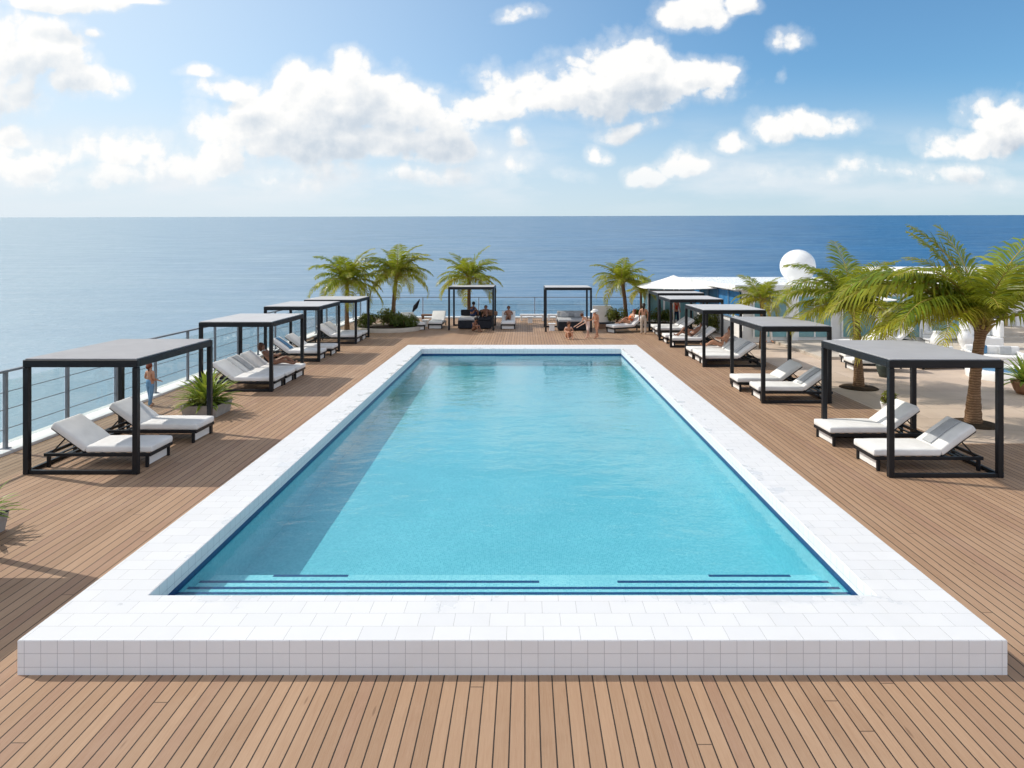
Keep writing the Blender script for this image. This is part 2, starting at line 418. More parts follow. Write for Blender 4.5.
# pool platform, basin, water
def ring(b, x0,x1,y0,y1, u0,u1,v0,v1, z0, z1):
    b.box(x0, u0, y0, y1, z0, z1); b.box(u1, x1, y0, y1, z0, z1); b.box(u0, u1, y0, v0, z0, z1); b.box(u0, u1, v1, y1, z0, z1)
b = MB()
o = [(PX0,PY0),(PX1,PY0),(PX1,PY1),(PX0,PY1)]; q = [(IX0,IY0),(IX1,IY0),(IX1,IY1),(IX0,IY1)]
def rr(pts, z): return [b.bm.verts.new((x, y, z)) for x, y in pts]
o0, o1, q1, q0 = rr(o,-.3), rr(o,PZ), rr(q,PZ), rr(q,WZ+.06)
te = []
for A, B in ((o0,o1),(o1,q1),(q1,q0)):
    for k in range(4): b.bm.faces.new((A[k], A[(k+1)%4], B[(k+1)%4], B[k]))
b.bm.edges.ensure_lookup_table()
ed = [e for e in b.bm.edges if all(abs(v.co.z-PZ) < 1e-4 for v in e.verts) and not (abs(e.verts[0].co.x-e.verts[1].co.x) > .5 and abs(e.verts[0].co.x-e.verts[1].co.x) < 1.2)]
bmesh.ops.bevel(b.bm, geom=ed, offset=.014, segments=3, profile=.5, affect='EDGES')
plat = b.build('pool_platform', M['coping']); tag(plat, kind='structure')
FZ = WZ-.80
b = MB()
# basin: walls, floor
w0 = [(x, y) for x, y in q]
def wall(pts, z0, z1, mb):
    for k in range(4):
        (xa, ya), (xb, yb) = pts[k], pts[(k+1)%4]
        mb.quad([(xa,ya,z0),(xb,yb,z0),(xb,yb,z1),(xa,ya,z1)])
wall(q, FZ, WZ-.035, b); b.quad([(IX0,IY0,FZ),(IX1,IY0,FZ),(IX1,IY1,FZ+.34),(IX0,IY1,FZ+.34)])
b.keep = True
struct(b, 'pool_basin', M['pool_tile'])
b = MB(); wall(q, WZ-.035, WZ+.06, b); struct(b, 'waterline_tiles', M['navy_tile'])
steps = [(8.565,.03),(8.84,.10),(9.17,.18),(9.585,.30)]
b = MB(); c = MB(); yp = IY0+.002
for k, (yf, dep) in enumerate(steps):
    b.box(IX0+.003, IX1-.003, yp, yf, FZ+.002, WZ-dep); yp = yf+.0
    for xa, xb in {2: ((IX0+.004, .2), (1.3, IX1-.004)), 3: ((-3.7, -2.6), (2.7, 3.9))}.get(k, ((IX0+.004, IX1-.004),)):
        c.box(xa, xb, yf-.055, yf+.004, WZ-dep-.03, WZ-dep+.004)
tag(b.build('pool_steps', M['pool_step']), kind='structure'); tag(c.build('step_nosing_tiles', M['navy_tile']), kind='structure')
b = MB(); b.quad([(IX0+.001,IY0+.001,WZ),(IX1-.001,IY0+.001,WZ),(IX1-.001,IY1-.001,WZ),(IX0+.001,IY1-.001,WZ)]); struct(b, 'pool_water', M['pool_water'])

# ------------------------------------------------------------------ railings
def railing(label, pts_line, n_posts, y_or_x, start, step, zb=.07, zt=1.85, axis='y'):
    t = thing('glass_railing', label, 'railing')
    def P(s, z): return (y_or_x, s, z) if axis == 'y' else (s, y_or_x, z)
    end = start+step*(n_posts-1)
    for k in range(n_posts):
        s = start+step*k
        b = MB(); b.bar(P(s, zb), P(s, zt-.03), .07 if axis == 'y' else .06, .09 if axis == 'y' else .06, .006)
        b.box(*( (y_or_x-.08, y_or_x+.08, s-.08, s+.08, zb-.002, zb+.02) if axis == 'y' else (s-.08, s+.08, y_or_x-.08, y_or_x+.08, zb-.002, zb+.02)))
        b.build('post', M['grey_steel'], t)
        if k < n_posts-1:
            g = MB(); a0, a1 = s+.09, s+step-.09
            if axis == 'y': g.box(y_or_x-.03, y_or_x-.018, a0, a1, zb+.1, zt-.22)
            else: g.box(a0, a1, y_or_x-.03, y_or_x-.018, zb+.1, zt-.22)
            g.build('glass_panel', M['glass'], t)
    b = MB(); b.bar(P(start-.1, zt), P(end+.1, zt), .1, .055, .01); b.build('top_rail', M['grey_steel'], t)
    for z in (zb+.45, zb+.9, zb+1.3):
        if z < zt-.15:
            b = MB(); b.tube([P(start, z), P(end, z)], .011, 6); b.build('rail_wire', M['grey_steel'], t)
    return t
railing('long grey steel and glass railing along the left sea edge of the deck', None, 22, -11.95, 4.85, 2.02)
railing('grey steel and glass railing across the far end behind the palms', None, 6, 47.3, -11.5, 4.07, .07, 1.5, 'x')

# ------------------------------------------------------------------ cabana (origin: near left corner; unit built per size)
def cabana(label, x0, x1, y0, y1, h, outer, roof='roof_panel', group='black pergola cabanas round the pool'):
    """outer: 'L' or 'R' side where the low rail runs (None: back)"""
    t = thing('pergola_cabana', label, 'cabana', ((x0+x1)/2, (y0+y1)/2, 0), 0., group)
    hx, hy, p = (x1-x0)/2, (y1-y0)/2, .11
    for sx in (-1, 1):
        for sy in (-1, 1):
            b = MB(); cx, cy = sx*(hx-p/2), sy*(hy-p/2)
            b.box(cx-p/2, cx+p/2, cy-p/2, cy+p/2, .004, h-.155, .008, 1); b.build('post', M['black_metal'], t)
    bh = .15
    for sy in (-1, 1):
        b = MB(); cy = sy*(hy-p/2); b.box(-hx, hx, cy-p/2, cy+p/2, h-bh, h, .008, 1); b.build('beam', M['black_metal'], t)
    for sx in (-1, 1):
        b = MB(); cx = sx*(hx-p/2); b.box(cx-p/2, cx+p/2, -hy+p+.002, hy-p-.002, h-bh, h-.001, .008, 1); b.build('beam', M['black_metal'], t)
    b = MB(); b.box(-hx+.03, hx-.03, -hy+.03, hy-.03, h+.002, h+.028, .006, 1)
    b.build('roof_panel', M[roof], t)
    b = MB(); nsl = 9
    for k in range(nsl):
        yy = -hy+p+(k+.5)*(2*hy-2*p)/nsl
        b.box(-hx+p+.003, hx-p-.003, yy-.02, yy+.02, h-.11, h-.003)
    b.build('roof_joists', M['black_metal'], t)
    w = .075
    for sy in ((-1, 1) if outer != 'B' else (1,)):
        b = MB(); cy = sy*(hy-p/2); b.box(-hx+p+.001, hx-p-.001, cy-w/2, cy+w/2, .006, .085, .006, 1); b.build('floor_rail', M['black_metal'], t)
    if outer in 'LR':
        sx = -1 if outer == 'L' else 1
        b = MB(); cx = sx*(hx-p/2); b.box(cx-w/2, cx+w/2, -hy+p+.001, hy-p-.001, .006, .085, .006, 1); b.build('floor_rail', M['black_metal'], t)
    return t
LC = [(-10.33,-7.97,13.36,16.6,2.36), (-10.8,-8.36,21.5,24.6,2.30), (-11.1,-8.72,27.6,30.7,2.34), (-11.3,-8.6,33.2,36.0,2.25)]
RC = [(7.38,9.70,13.16,16.2,2.38), (7.22,9.35,19.8,22.9,2.34), (7.2,9.76,26.3,29.3,2.30), (7.12,9.75,31.9,34.7,2.36), (7.4,10.0,36.2,39.0,2.42)]
LL = ['black pergola cabana on the left, nearest the camera by the railing', 'black cabana on the left standing just behind the cycad planter', 'third black cabana along the left railing, in front of the planted bed', 'farthest left black cabana beside the round planted bed with the palm']
RL = ['large black pergola cabana on the right, nearest the camera beside the thick palm trunk', 'black cabana on the right partly under the drooping palm fronds', 'middle black cabana of the row on the right deck', 'fourth black cabana of the right row, with a pale roof', 'farthest black cabana of the right row beneath the white parasol']
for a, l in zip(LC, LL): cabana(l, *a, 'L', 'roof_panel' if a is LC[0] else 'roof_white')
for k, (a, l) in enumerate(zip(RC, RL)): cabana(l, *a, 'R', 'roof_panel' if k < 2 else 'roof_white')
cabana('unseen black cabana outside the left edge, added for its shadow across the deck boards', -10.35, -7.95, 6.6, 9.75, 2.36, 'L')  # out of view, added to cast the shadow on the left boards
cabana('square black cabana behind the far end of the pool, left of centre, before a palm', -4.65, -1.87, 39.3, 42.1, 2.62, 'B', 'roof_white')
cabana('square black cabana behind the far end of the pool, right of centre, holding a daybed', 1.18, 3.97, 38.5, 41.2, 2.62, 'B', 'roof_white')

# ------------------------------------------------------------------ loungers (local: foot at +x, head at -x, centred)
def make_lounger():
    t = thing('sun_lounger', '', 'lounger', (0,0,0), 0., 'white sun loungers on black frames')
    L, W = 2.28, .88; x0, x1, y0, y1 = -L/2, L/2, -W/2, W/2
    b = MB()
    for sy in (-1, 1): b.box(x0, x1, sy*(W/2-.025)-.025, sy*(W/2-.025)+.025, .235, .305, .006, 1)
    for xx in (x0+.025, x1-.025): b.box(xx-.025, xx+.025, y0+.052, y1-.052, .236, .304, .006, 1)
    for k in range(9):
        xx = x0+.3+k*.22; b.box(xx-.03, xx+.03, y0+.052, y1-.052, .27, .295)
    b.build('frame', M['black_metal'], t)
    for sx in (-1, 1):
        for sy in (-1, 1):
            b = MB(); b.box(sx*(L/2-.09)-.03, sx*(L/2-.09)+.03, sy*(W/2-.035)-.03, sy*(W/2-.035)+.03, .003, .234, .005, 1); b.build('leg', M['black_metal'], t)
    b = MB(); b.box(x1-.115, x1-.10, y0+.07, y1-.07, .03, .232); b.build('foot_panel', M['white_plaster'], t)
    hinge = x0+.86
    def cushion(name, len_, Mx, th=.15):
        b = MB(); t2 = bmesh.new(); bmesh.ops.create_cube(t2, size=1.)
        for v in t2.verts: v.co = Vector(((v.co.x+.5)*len_, v.co.y*(W-.03), (v.co.z+.5)*th))
        bmesh.ops.bevel(t2, geom=t2.edges[:], offset=.042, segments=3, profile=.55, affect='EDGES')
        bmesh.ops.subdivide_edges(t2, edges=[e for e in t2.edges if e.calc_length() > .3], cuts=7, use_grid_fill=True)
        for v in t2.verts:
            u = v.co.x/len_*2-1; w = v.co.y/(W/2)
            if v.co.z > th*.6: v.co.z += .022*max(0, 1-u*u)*max(0, 1-w*w) + .008*mnoise.noise(v.co*4.2)
            else: v.co.y += .006*mnoise.noise(v.co*5)
        t2.transform(Mx)
        for f in t2.faces: f.smooth = True
        b.merge(t2); return b.build(name, M['cushion'], t)
    cushion('seat_cushion', x1-hinge-.0, Matrix.Translation((hinge+.012, 0, .31)))
    ang = R(36)
    Mb = Matrix.Translation((hinge-.012, 0, .315)) @ Matrix.Rotation(math.pi, 4, 'Z') @ Matrix.Rotation(-ang, 4, 'Y')
    cushion('back_cushion', .90, Mb)
    b = MB()
    for sy in (-1, 1):
        d = Vector((-math.cos(ang), 0, math.sin(ang))); a = Vector((hinge, sy*(W/2-.09), .28)); b.bar(a, a+d*.92, .035, .035)
        if True: b.bar(a+d*.55, (x0+.1, sy*(W/2-.09), .27), .025)
    b.bar(a+d*.9, Vector((a.x, -a.y, a.z))+d*.9, .03)
    b.build('backrest_frame', M['black_metal'], t)
    return t
proto = make_lounger(); used = [0]
def lounger(x, y, rz, label, z=0.):
    o = proto if not used[0] else dup(proto); used[0] = 1
    return put(o, (x, y, z), rz, label)
LOUNGE = {}
def pair(c, side, offs, labels, jit):
    for o_, l, j in zip(offs, labels, jit):
        x = (c[0]+c[1])/2 + (-.0 if side == 'L' else .0)
        LOUNGE[l] = lounger(x+j[0], c[2]+o_, (0. if side == 'L' else math.pi)+R(j[1]), l)
pair(LC[0], 'L', (.90, 2.72), ['white lounger in the nearest left cabana, the one closer to the camera', 'white lounger in the nearest left cabana, beside the cycad planter'], ((.05,0),(.12,-1)))
pair(LC[1], 'L', (.62, 1.6, 2.62), ['front lounger of three under the cabana behind the cycad', 'middle lounger of three under the cabana behind the cycad', 'lounger with a woman reclining, under the cabana behind the cycad'], ((.1,0),(.12,1),(.15,0)))
pair(LC[2], 'L', (.7, 2.1), ['front lounger under the third cabana on the left', 'rear lounger under the third cabana on the left'], ((.0,0),(.1,1)))
pair(LC[3], 'L', (.7, 1.9), ['front lounger under the farthest left cabana', 'rear lounger under the farthest left cabana beside the shrubs'], ((.2,0),(.2,0)))
pair(RC[0], 'R', (.85, 2.62), ['white lounger in the nearest right cabana, the one closer to the camera', 'white lounger in the nearest right cabana, on its far side'], ((-.1,0),(-.2,1)))
pair(RC[1], 'R', (.75, 2.15), ['front lounger in the right cabana under the drooping fronds', 'rear lounger in the right cabana under the drooping fronds'], ((0.1,-1),(-.1,0)))
pair(RC[2], 'R', (.6, 1.55, 2.5), ['front lounger of three in the middle right cabana', 'middle lounger of three in the middle right cabana', 'rear lounger of three in the middle right cabana'], ((-.05,0),(-.05,1),(-.1,0)))
pair(RC[3], 'R', (.65, 1.85), ['lounger with a tanned sunbather in the fourth right cabana', 'empty rear lounger in the fourth right cabana'], ((-.0,0),(-.1,0)))
pair(RC[4], 'R', (.8, 2.0), ['front lounger in the farthest right cabana, its backrest towards the glass pavilion', 'rear lounger in the farthest right cabana, below the parasol pole'], ((-.15,0),(-.1,0)))
lounger(-5.55, 41.2, R(-90), 'white lounger facing the pool between the round bed and the back cabana')
lounger(-1.05, 41.0, R(-90), 'white lounger with a brown sunbather right of the back left cabana')
lounger(6.0, 38.6, R(205), 'white lounger with an orange-clad woman in front of the right shrubs')
lounger(-7.0, 40.3, R(-60), 'low white lounger turned aside near the planted bed')
lounger(13.9, 25.6, R(175), 'white lounger alone on the paving behind the right cabanas')
lounger(14.4, 27.0, R(170), 'white lounger on the paving, its foot just before the raised step')
lounger(15.6, 30.2, R(180), 'white lounger on the raised paving before the blue building', .13)
lounger(17.6, 31.4, R(190), 'white lounger on the raised paving below the white dome', .13)
# towels laid over some backrests
def towel(lounge, off, w, label, m='towel_grey', l0=.06, l1=.93):
    o_ = LOUNGE[lounge]; hinge = -2.28/2+.86
    Mw = Matrix.Translation(o_.location) @ Matrix.Rotation(o_.rotation_euler.z, 4, 'Z') @ Matrix.Translation((hinge-.012, 0, .315)) @ Matrix.Rotation(math.pi, 4, 'Z') @ Matrix.Rotation(-R(36), 4, 'Y')
    b = MB(); nx, ny = 16, 7
    def P_(i, j, up):
        x = l0+(l1-l0)*i/nx; y = off+(j/ny-.5)*w; over = max(0, x-.86); u = min(1, max(-1, x/.9*2-1)); v = min(1, max(-1, y/.44))
        z = .152+.024*max(0, 1-u*u)*max(0, 1-v*v)+.012+.008*mnoise.noise(Vector((x*6, y*9, off*7)))-(over*1.5)
        return Mw @ Vector((min(x, .86)+over*.75, y, z+up))
    g = [[[b.bm.verts.new(P_(i, j, up)) for j in range(ny+1)] for i in range(nx+1)] for up in (0., .014)]
    for k in (0, 1):
        for i in range(nx):
            for j in range(ny):
                f = b.bm.faces.new((g[k][i][j], g[k][i+1][j], g[k][i+1][j+1], g[k][i][j+1])); f.smooth = True
    for i in range(nx):
        for j in (0, ny): b.bm.faces.new((g[0][i][j], g[0][i+1][j], g[1][i+1][j], g[1][i][j]))
    for j in range(ny):
        for i in (0, nx): b.bm.faces.new((g[0][i][j], g[0][i][j+1], g[1][i][j+1], g[1][i][j]))
    return tag(b.build('towel', M[m]), label, 'towel')
towel('white lounger in the nearest right cabana, the one closer to the camera', .05, .3, 'grey towel strip laid down the backrest of the closest right lounger')
towel('front lounger in the right cabana under the drooping fronds', -.06, .3, 'grey towel down the backrest of the front lounger under the palm fronds')
towel('middle lounger of three under the cabana behind the cycad', .0, .36, 'grey towel on the middle of three loungers behind the cycad')
towel('front lounger under the third cabana on the left', .02, .34, 'blue towel on the front lounger of the third left cabana', 'blue_fabric')
towel('front lounger of three in the middle right cabana', .03, .34, 'grey towel on the front lounger of the middle right cabana')

# ------------------------------------------------------------------ palms
def palm(label, x, y, zc, L, n, seed, tr=.16, lean=(0,0), leaf=.26, pairs=34, width=.045, extra=None, rz_bias=None, yellow=.28, z0=0., amax=1.):
    rnd = random.Random(seed)
    t = thing('palm_tree', label, 'palm tree', (x, y, z0), 0., 'palm trees round the pool terrace')
    zc -= z0
    b = MB(); top = Vector((lean[0], lean[1], zc)); K = 26; pts, rads = [], []
    for k in range(K+1):
        u = k/K; p = Vector((lean[0]*u*u, lean[1]*u*u, zc*u)); pts.append(p)
        rr_ = tr*(1.28-.42*min(1, u*3)) if u < .33 else tr*(.86-.12*u)
        if u > .88: rr_ *= 1+.5*(u-.88)/.12
        rads.append(rr_*(1+.07*(k%2)))
    pts[0].z = -.03
    b.tube(pts, rads, 12); b.build('trunk', M['trunk'], t)
    b = MB(); b.keep = True
    lay = b.bm.verts.layers.float.new('age')
    fr = list(extra or [])
    for k in range(n):
        age = amax*k/n
        az = k*2.39996+rnd.uniform(-.25,.25)
        fr.append((az, R(78)-age*R(88)+rnd.uniform(-.1,.1), L*rnd.uniform(.82,1.05)*(1-.12*(1-age)), R(62)+age*R(38)+rnd.uniform(-.1,.18), age))
    for az, e0, ln, droop, age in fr:
        side0 = Vector((-math.sin(az), math.cos(az), 0)); K = 22; p = top+Vector((math.cos(az), math.sin(az), 0))*tr*.4
        tw = rnd.uniform(-.25,.25); P, T = [p.copy()], []
        bend = rnd.uniform(-.25,.25)
        for k in range(K):
            u = (k+.5)/K; e = e0-droop*u**1.35; a2 = az+bend*u
            d = Vector((math.cos(e)*math.cos(a2), math.cos(e)*math.sin(a2), math.sin(e))); T.append(d); p = p+d*(ln/K); P.append(p.copy())
        n0 = len(b.bm.verts)
        b.tube(P, [max(.006, .036*ln/2.6*(1-u/K*.93)) for u in range(K+1)], 4, True, True, 1)
        ya = max(0., min(1., (age-.45)*1.3))*yellow*2+rnd.uniform(0,.18)
        b.bm.verts.ensure_lookup_table()
        for q_ in range(pairs):
            u = .10+.90*(q_+rnd.uniform(-.3,.3))/pairs; u = min(max(u, .05), .995)
            kf = u*K; k0 = min(K-1, int(kf)); pos = P[k0].lerp(P[k0+1], kf-k0); d = T[k0]
            sd = d.cross(Vector((0,0,1)));
            if sd.length < .05: sd = side0.copy()
            sd.normalize(); up = sd.cross(d).normalized()
            prof = min(1., (u/.22))**.7*(1-.78*max(0, (u-.45)/.55)**1.5)
            for s_ in (-1, 1):
                if rnd.random() < .04: continue
                ll = leaf*ln*prof*rnd.uniform(.82,1.12)
                fwd = .45+.75*u
                d1 = (sd*s_+d*fwd+up*(.22+tw*s_+rnd.uniform(-.15,.15))).normalized()
                d2 = (d1+Vector((0,0,-1))*(.26+.5*age+rnd.uniform(-.08,.22))).normalized()
                d3 = (d2+Vector((0,0,-1))*(.30+.5*age)).normalized()
                w = width*ln/2.6*(.6+.4*prof); wv = d*w*.5
                A = [pos-wv*.5, pos+wv*.5]; m1 = pos+d1*ll*.38; B = [m1-wv, m1+wv]; m2 = m1+d2*ll*.36; C_ = [m2-wv*.75, m2+wv*.75]; tip = m2+d3*ll*.3
                vs = [b.bm.verts.new(z_) for z_ in (A[0],A[1],B[1],B[0],C_[1],C_[0],tip)]
                yv = min(1., max(0., ya+rnd.uniform(-.12,.12)+.15*(u > .85)))
                for v_ in vs: v_[lay] = yv
                vs[6][lay] = min(1., yv+.25)
                for f in ((0,1,2,3),(3,2,4,5),(5,4,6)): b.bm.faces.new([vs[z_] for z_ in f])
    # leaf bases: fibrous boots round the heart
    for k in range(14):
        az = k*2.4; e = R(35+rnd.uniform(-15,30)); d = Vector((math.cos(az)*math.cos(e), math.sin(az)*math.cos(e), math.sin(e)))
        b.tube([top+Vector((0,0,-.28+.02*k))+d*tr*.4, top+Vector((0,0,-.2+.02*k))+d*tr*2.1], [tr*.35, tr*.16], 5, True, True, 1)
    b.build('crown', None, t, mats=[M['palm_leaf'], M['rachis']])
    return t
D2 = lambda px, d: (px-CX)*d/F
palm('bushy palm behind the farthest left cabana roof', D2(347,38.5), 38.5, 2.95, 2.95, 25, 11, .13, (0,0), .30, 32, .085)
palm('tall palm rising from the round planted bed on the left', D2(393,40.2), 40.2, 3.35, 2.9, 26, 5, .15, (.25,0), .30, 32, .085, z0=.2)
palm('slender palm standing behind the back left cabana', D2(469,43.), 43., 3.0, 2.95, 20, 23, .14, (0,0), .28, 30, .09)
palm('palm by the green shrubs right of the back cabana', D2(626,42.5), 42.5, 2.85, 2.6, 22, 31, .15, (-.25,0), .28, 30, .09)
palm('small low palm tucked behind the right shrubs under the parasol edge', D2(641,44.5), 44.5, 2.1, 1.7, 15, 44, .1, (0,0), .32, 24, .11, yellow=.5)
palm('young palm in front of the blue glass building', D2(762,31.6), 31.6, 2.35, 1.95, 18, 8, .12, (0,0), .31, 30, .09)
ex6 = [(R(178), R(42), 3.1, R(95), .5), (R(165), R(66), 2.9, R(75), .2), (R(-165), R(20), 2.8, R(85), .7), (R(20), R(50), 2.7, R(80), .4), (R(100), R(80), 2.8, R(45), .1), (R(190), R(54), 3.0, R(95), .45)]
palm('leafy palm with a flared trunk base, between the two nearest right cabanas', 11.4, 22.2, 2.65, 2.9, 24, 3, .145, (-.12,0), .30, 38, .062, ex6, yellow=.36, amax=.85)
ex7 = [(R(181), R(44), 4.7, R(98), .55), (R(194), R(26), 4.1, R(92), .65), (R(212), R(34), 2.9, R(62), .7), (R(150), R(74), 3.1, R(40), .15), (R(118), R(84), 3.0, R(38), .05), (R(24), R(66), 3.8, R(48), .2), (R(-6), R(58), 3.6, R(62), .4), (R(205), R(58), 3.7, R(80), .35), (R(168), R(54), 3.9, R(88), .4), (R(186), R(33), 3.2, R(90), .6), (R(176), R(54), 4.3, R(100), .3), (R(201), R(42), 3.7, R(98), .45), (R(132), R(80), 3.3, R(50), .1)]
palm('largest palm, its long fronds hanging over the nearest right cabana', 12.0, 17.4, 2.62, 3.3, 13, 77, .165, (.3,.1), .31, 46, .055, ex7, yellow=.4, amax=.62)
for (x, y, r_, l) in ((11.4,22.2,.62,'ring of dark soil round the flared palm trunk'), (12.0,17.4,.6,'ring of dark soil round the thickest palm trunk')):
    b = MB(); b.lathe([(r_, .0), (r_*.9, .035), (r_*.5, .055), (.05, .06)], 28); o = b.build('soil_ring', M['soil'], loc=(x, y, .003)); tag(o, l, 'soil')

# ------------------------------------------------------------------ shrubs, spiky plants, pots
def shrub(label, x, y, z, rx, ry, h, seed, nleaf=1500, age=0.):
    rnd = random.Random(seed); t = thing('shrub', label, 'shrub', (x, y, z), 0., 'green shrubs in the terrace beds')
    b = MB(); b.keep = True; lay = b.bm.verts.layers.float.new('age')
    lobes = [(rnd.uniform(-.6,.6)*rx, rnd.uniform(-.6,.6)*ry, rnd.uniform(.35,.7)*h, rnd.uniform(.35,.6)) for _ in range(9)]
    for k in range(nleaf):
        lx, ly, lz, lr = rnd.choice(lobes)
        d = Vector((rnd.gauss(0,1), rnd.gauss(0,1), rnd.gauss(0,1))).normalized()*rnd.uniform(.55,1.05)
        p = Vector((lx+d.x*rx*lr, ly+d.y*ry*lr, max(.02, lz+d.z*h*lr*.8)))
        n_ = (d+Vector((rnd.gauss(0,.5), rnd.gauss(0,.5), .5+rnd.gauss(0,.4)))).normalized(); a = n_.orthogonal().normalized(); a = Matrix.Rotation(rnd.uniform(0,6.28), 3, n_) @ a; c_ = n_.cross(a)
        s = rnd.uniform(.05,.1)
        vs = [b.bm.verts.new(q_) for q_ in (p-a*s, p+c_*s*.42+n_*.01, p+a*s, p-c_*s*.42+n_*.01)]
        g = min(1, max(0, rnd.uniform(0,.25)+age+.3*(p.z/h-.5)))
        for v_ in vs: v_[lay] = g
        b.bm.faces.new(vs)
    b.build('foliage', M['shrub_leaf'], t)
    b = MB()
    for k in range(7):
        a = rnd.uniform(0,6.28); b.tube([(0,0,-.02), (math.cos(a)*rx*.3, math.sin(a)*ry*.3, h*.3), (math.cos(a)*rx*.6, math.sin(a)*ry*.6, h*.62)], [.025,.016,.006], 5)
    b.build('stems', M['trunk'], t)
    return t
def spiky(name, label, x, y, z, n, L, seed, wid=.05, grp=None, m='cycad_leaf'):
    rnd = random.Random(seed); t = MB(); t.keep = True; lay = t.bm.verts.layers.float.new('age')
    for k in range(n):
        az = k*2.39996+rnd.uniform(-.2,.2); e = R(86)-(k/n)*R(80)+rnd.uniform(-.12,.12); ln = L*rnd.uniform(.75,1.08); K = 7; p = Vector((rnd.gauss(0,.05), rnd.gauss(0,.05), 0)); prev = None; g = rnd.uniform(0,.5)
        dr = rnd.uniform(.5,1.0)
        for q_ in range(K+1):
            u = q_/K; ee = e-dr*u**1.6; d = Vector((math.cos(ee)*math.cos(az), math.cos(ee)*math.sin(az), math.sin(ee))); sd = d.cross(Vector((0,0,1)));
            sd = sd.normalized() if sd.length > .05 else Vector((-math.sin(az), math.cos(az), 0)); up = sd.cross(d)
            w = wid*(.55+1.2*u)*(1-u)**.6+.002
            cur = [t.bm.verts.new(p-sd*w+up*w*.35), t.bm.verts.new(p), t.bm.verts.new(p+sd*w+up*w*.35)]
            for v_ in cur: v_[lay] = min(1, g*.6+.25*u)
            if prev:
                for i in (0, 1):
                    f = t.bm.faces.new((prev[i], prev[i+1], cur[i+1], cur[i])); f.smooth = True
            prev = cur; p = p+d*(ln/K)
    o = t.build(name, M[m], loc=(x, y, z)); return tag(o, label, 'plant', grp)
def square_pot(label, x, y, w, h, m, rz=0., taper=.88, name='planter'):
    t = thing(name, label, 'planter', (x, y, 0), rz)
    b = MB(); a0, a1, wi = w*taper/2, w/2, w/2-.06
    lv = [(a0,.004),(a1,h),(wi,h),(wi-.02,h-.09)]
    rg = []
    for a, z in lv: rg.append([b.bm.verts.new((sx*a, sy*a, z)) for sx, sy in ((-1,-1),(1,-1),(1,1),(-1,1))])
    for A, B in zip(rg, rg[1:]):
        for k in range(4): b.bm.faces.new((A[k], A[(k+1)%4], B[(k+1)%4], B[k]))
    b.bm.faces.new(rg[0][::-1])
    bmesh.ops.bevel(b.bm, geom=[e for e in b.bm.edges if e.calc_length() < h*2 and abs(e.verts[0].co.z-e.verts[1].co.z) > .08], offset=.07, segments=4, profile=.5, affect='EDGES')
    b.build('pot', m, t)
    b = MB(); s_ = wi-.03; b.quad([(-s_,-s_,h-.06),(s_,-s_,h-.06),(s_,s_,h-.06),(-s_,s_,h-.06)]); b.build('soil', M['soil'], t)
    return t
def round_pot(label, x, y, r, h, m, z=0.):
    t = thing('plant_pot', label, 'plant pot', (x, y, z))
    b = MB(); b.lathe([(r*.62,.003),(r*.8,h*.3),(r,h*.85),(r*1.02,h),(r*.9,h),(r*.84,h-.06)], 28); b.build('pot', M[m], t)
    b = MB(); b.lathe([(r*.86,h-.07),(r*.3,h-.05)], 20); b.build('soil', M['soil'], t)
    return t
square_pot('wide grey stone planter holding the cycad behind the nearest left cabana', -9.05, 18.5, 1.05, .34, M['stone'])
spiky('cycad', 'bright green spiky cycad in the grey planter on the left deck', -9.05, 18.5, .29, 150, 1.0, 4, .05)
shrub('low green groundcover filling the grey cycad planter', -9.05, 18.5, .27, .48, .46, .26, 21, 600, .3)
p = at(-17, 540)
square_pot('grey planter at the left edge of the deck, mostly out of the picture', p.x-.25, p.y+.1, .7, .3, M['stone'])
spiky('cycad', 'small spiky plant poking in at the left edge of the deck', p.x-.25, p.y+.1, .26, 60, .72, 9, .04)
round_pot('terracotta coloured pot with an agave at the right edge of the paving', 16.35, 21.2, .42, .42, 'terracotta')
spiky('agave', 'yellow green agave at the right edge of the paving', 16.35, 21.2, .38, 60, .95, 15, .06)
round_pot('small white flower pot behind the nearest right cabana', 10.4, 18.7, .16, .3, 'white_gloss')
shrub('pale flowering plant in the small white pot', 10.4, 18.7, .26, .22, .22, .36, 52, 260, .5)
round_pot('dark glazed pot standing on the paving behind the flared palm', 13.4, 24.2, .3, .48, 'dark_pot')
shrub('small clipped shrub in the dark glazed pot', 13.4, 24.2, .42, .26, .26, .4, 51, 500)
# round bed on the left with kerb
def bed(label, x, y, rx, ry, h, m):
    t = thing('planting_bed', label, 'planting bed', (x, y, 0))
    b = MB(); b.lathe([(1.,.003),(1.,h-.03),(.985,h),(.90,h),(.88,h-.08)], 48, sx=rx, sy=ry, close=False); b.build('kerb', M[m], t)
    b = MB(); b.lathe([(.89,h-.07),(.4,h-.02),(.05,h)], 40, sx=rx, sy=ry, close=True); b.build('soil', M['soil'], t)
    return t
bed('rounded stone bed with shrubs and a palm at the far left', -8.35, 39.6, 2.0, 1.7, .24, 'sandstone')
shrub('bright green shrub at the left end of the round bed', -9.5, 39.2, .18, .8, .7, .95, 61, 1500, .2)
shrub('broad dark shrub at the right end of the round bed', -7.3, 39.2, .18, .95, .7, .85, 62, 1800)
shrub('mid green shrub round the foot of the palm in the round bed', -8.3, 39.9, .18, .8, .7, 1.05, 63, 1500, .1)
bed('long low bed with shrubs left of the glass pavilion', 7.6, 42.3, 2.4, 1.1, .2, 'stone')
shrub('bright green shrub by the slender right palm', 6.0, 42.2, .15, .7, .6, 1.0, 64, 1400, .25)
shrub('dark green shrub in the middle of the long bed', 7.5, 42.0, .15, .9, .6, .95, 65, 1500)
shrub('dark rounded shrub at the pavilion end of the long bed', 9.0, 42.1, .15, .8, .6, .9, 66, 1300)
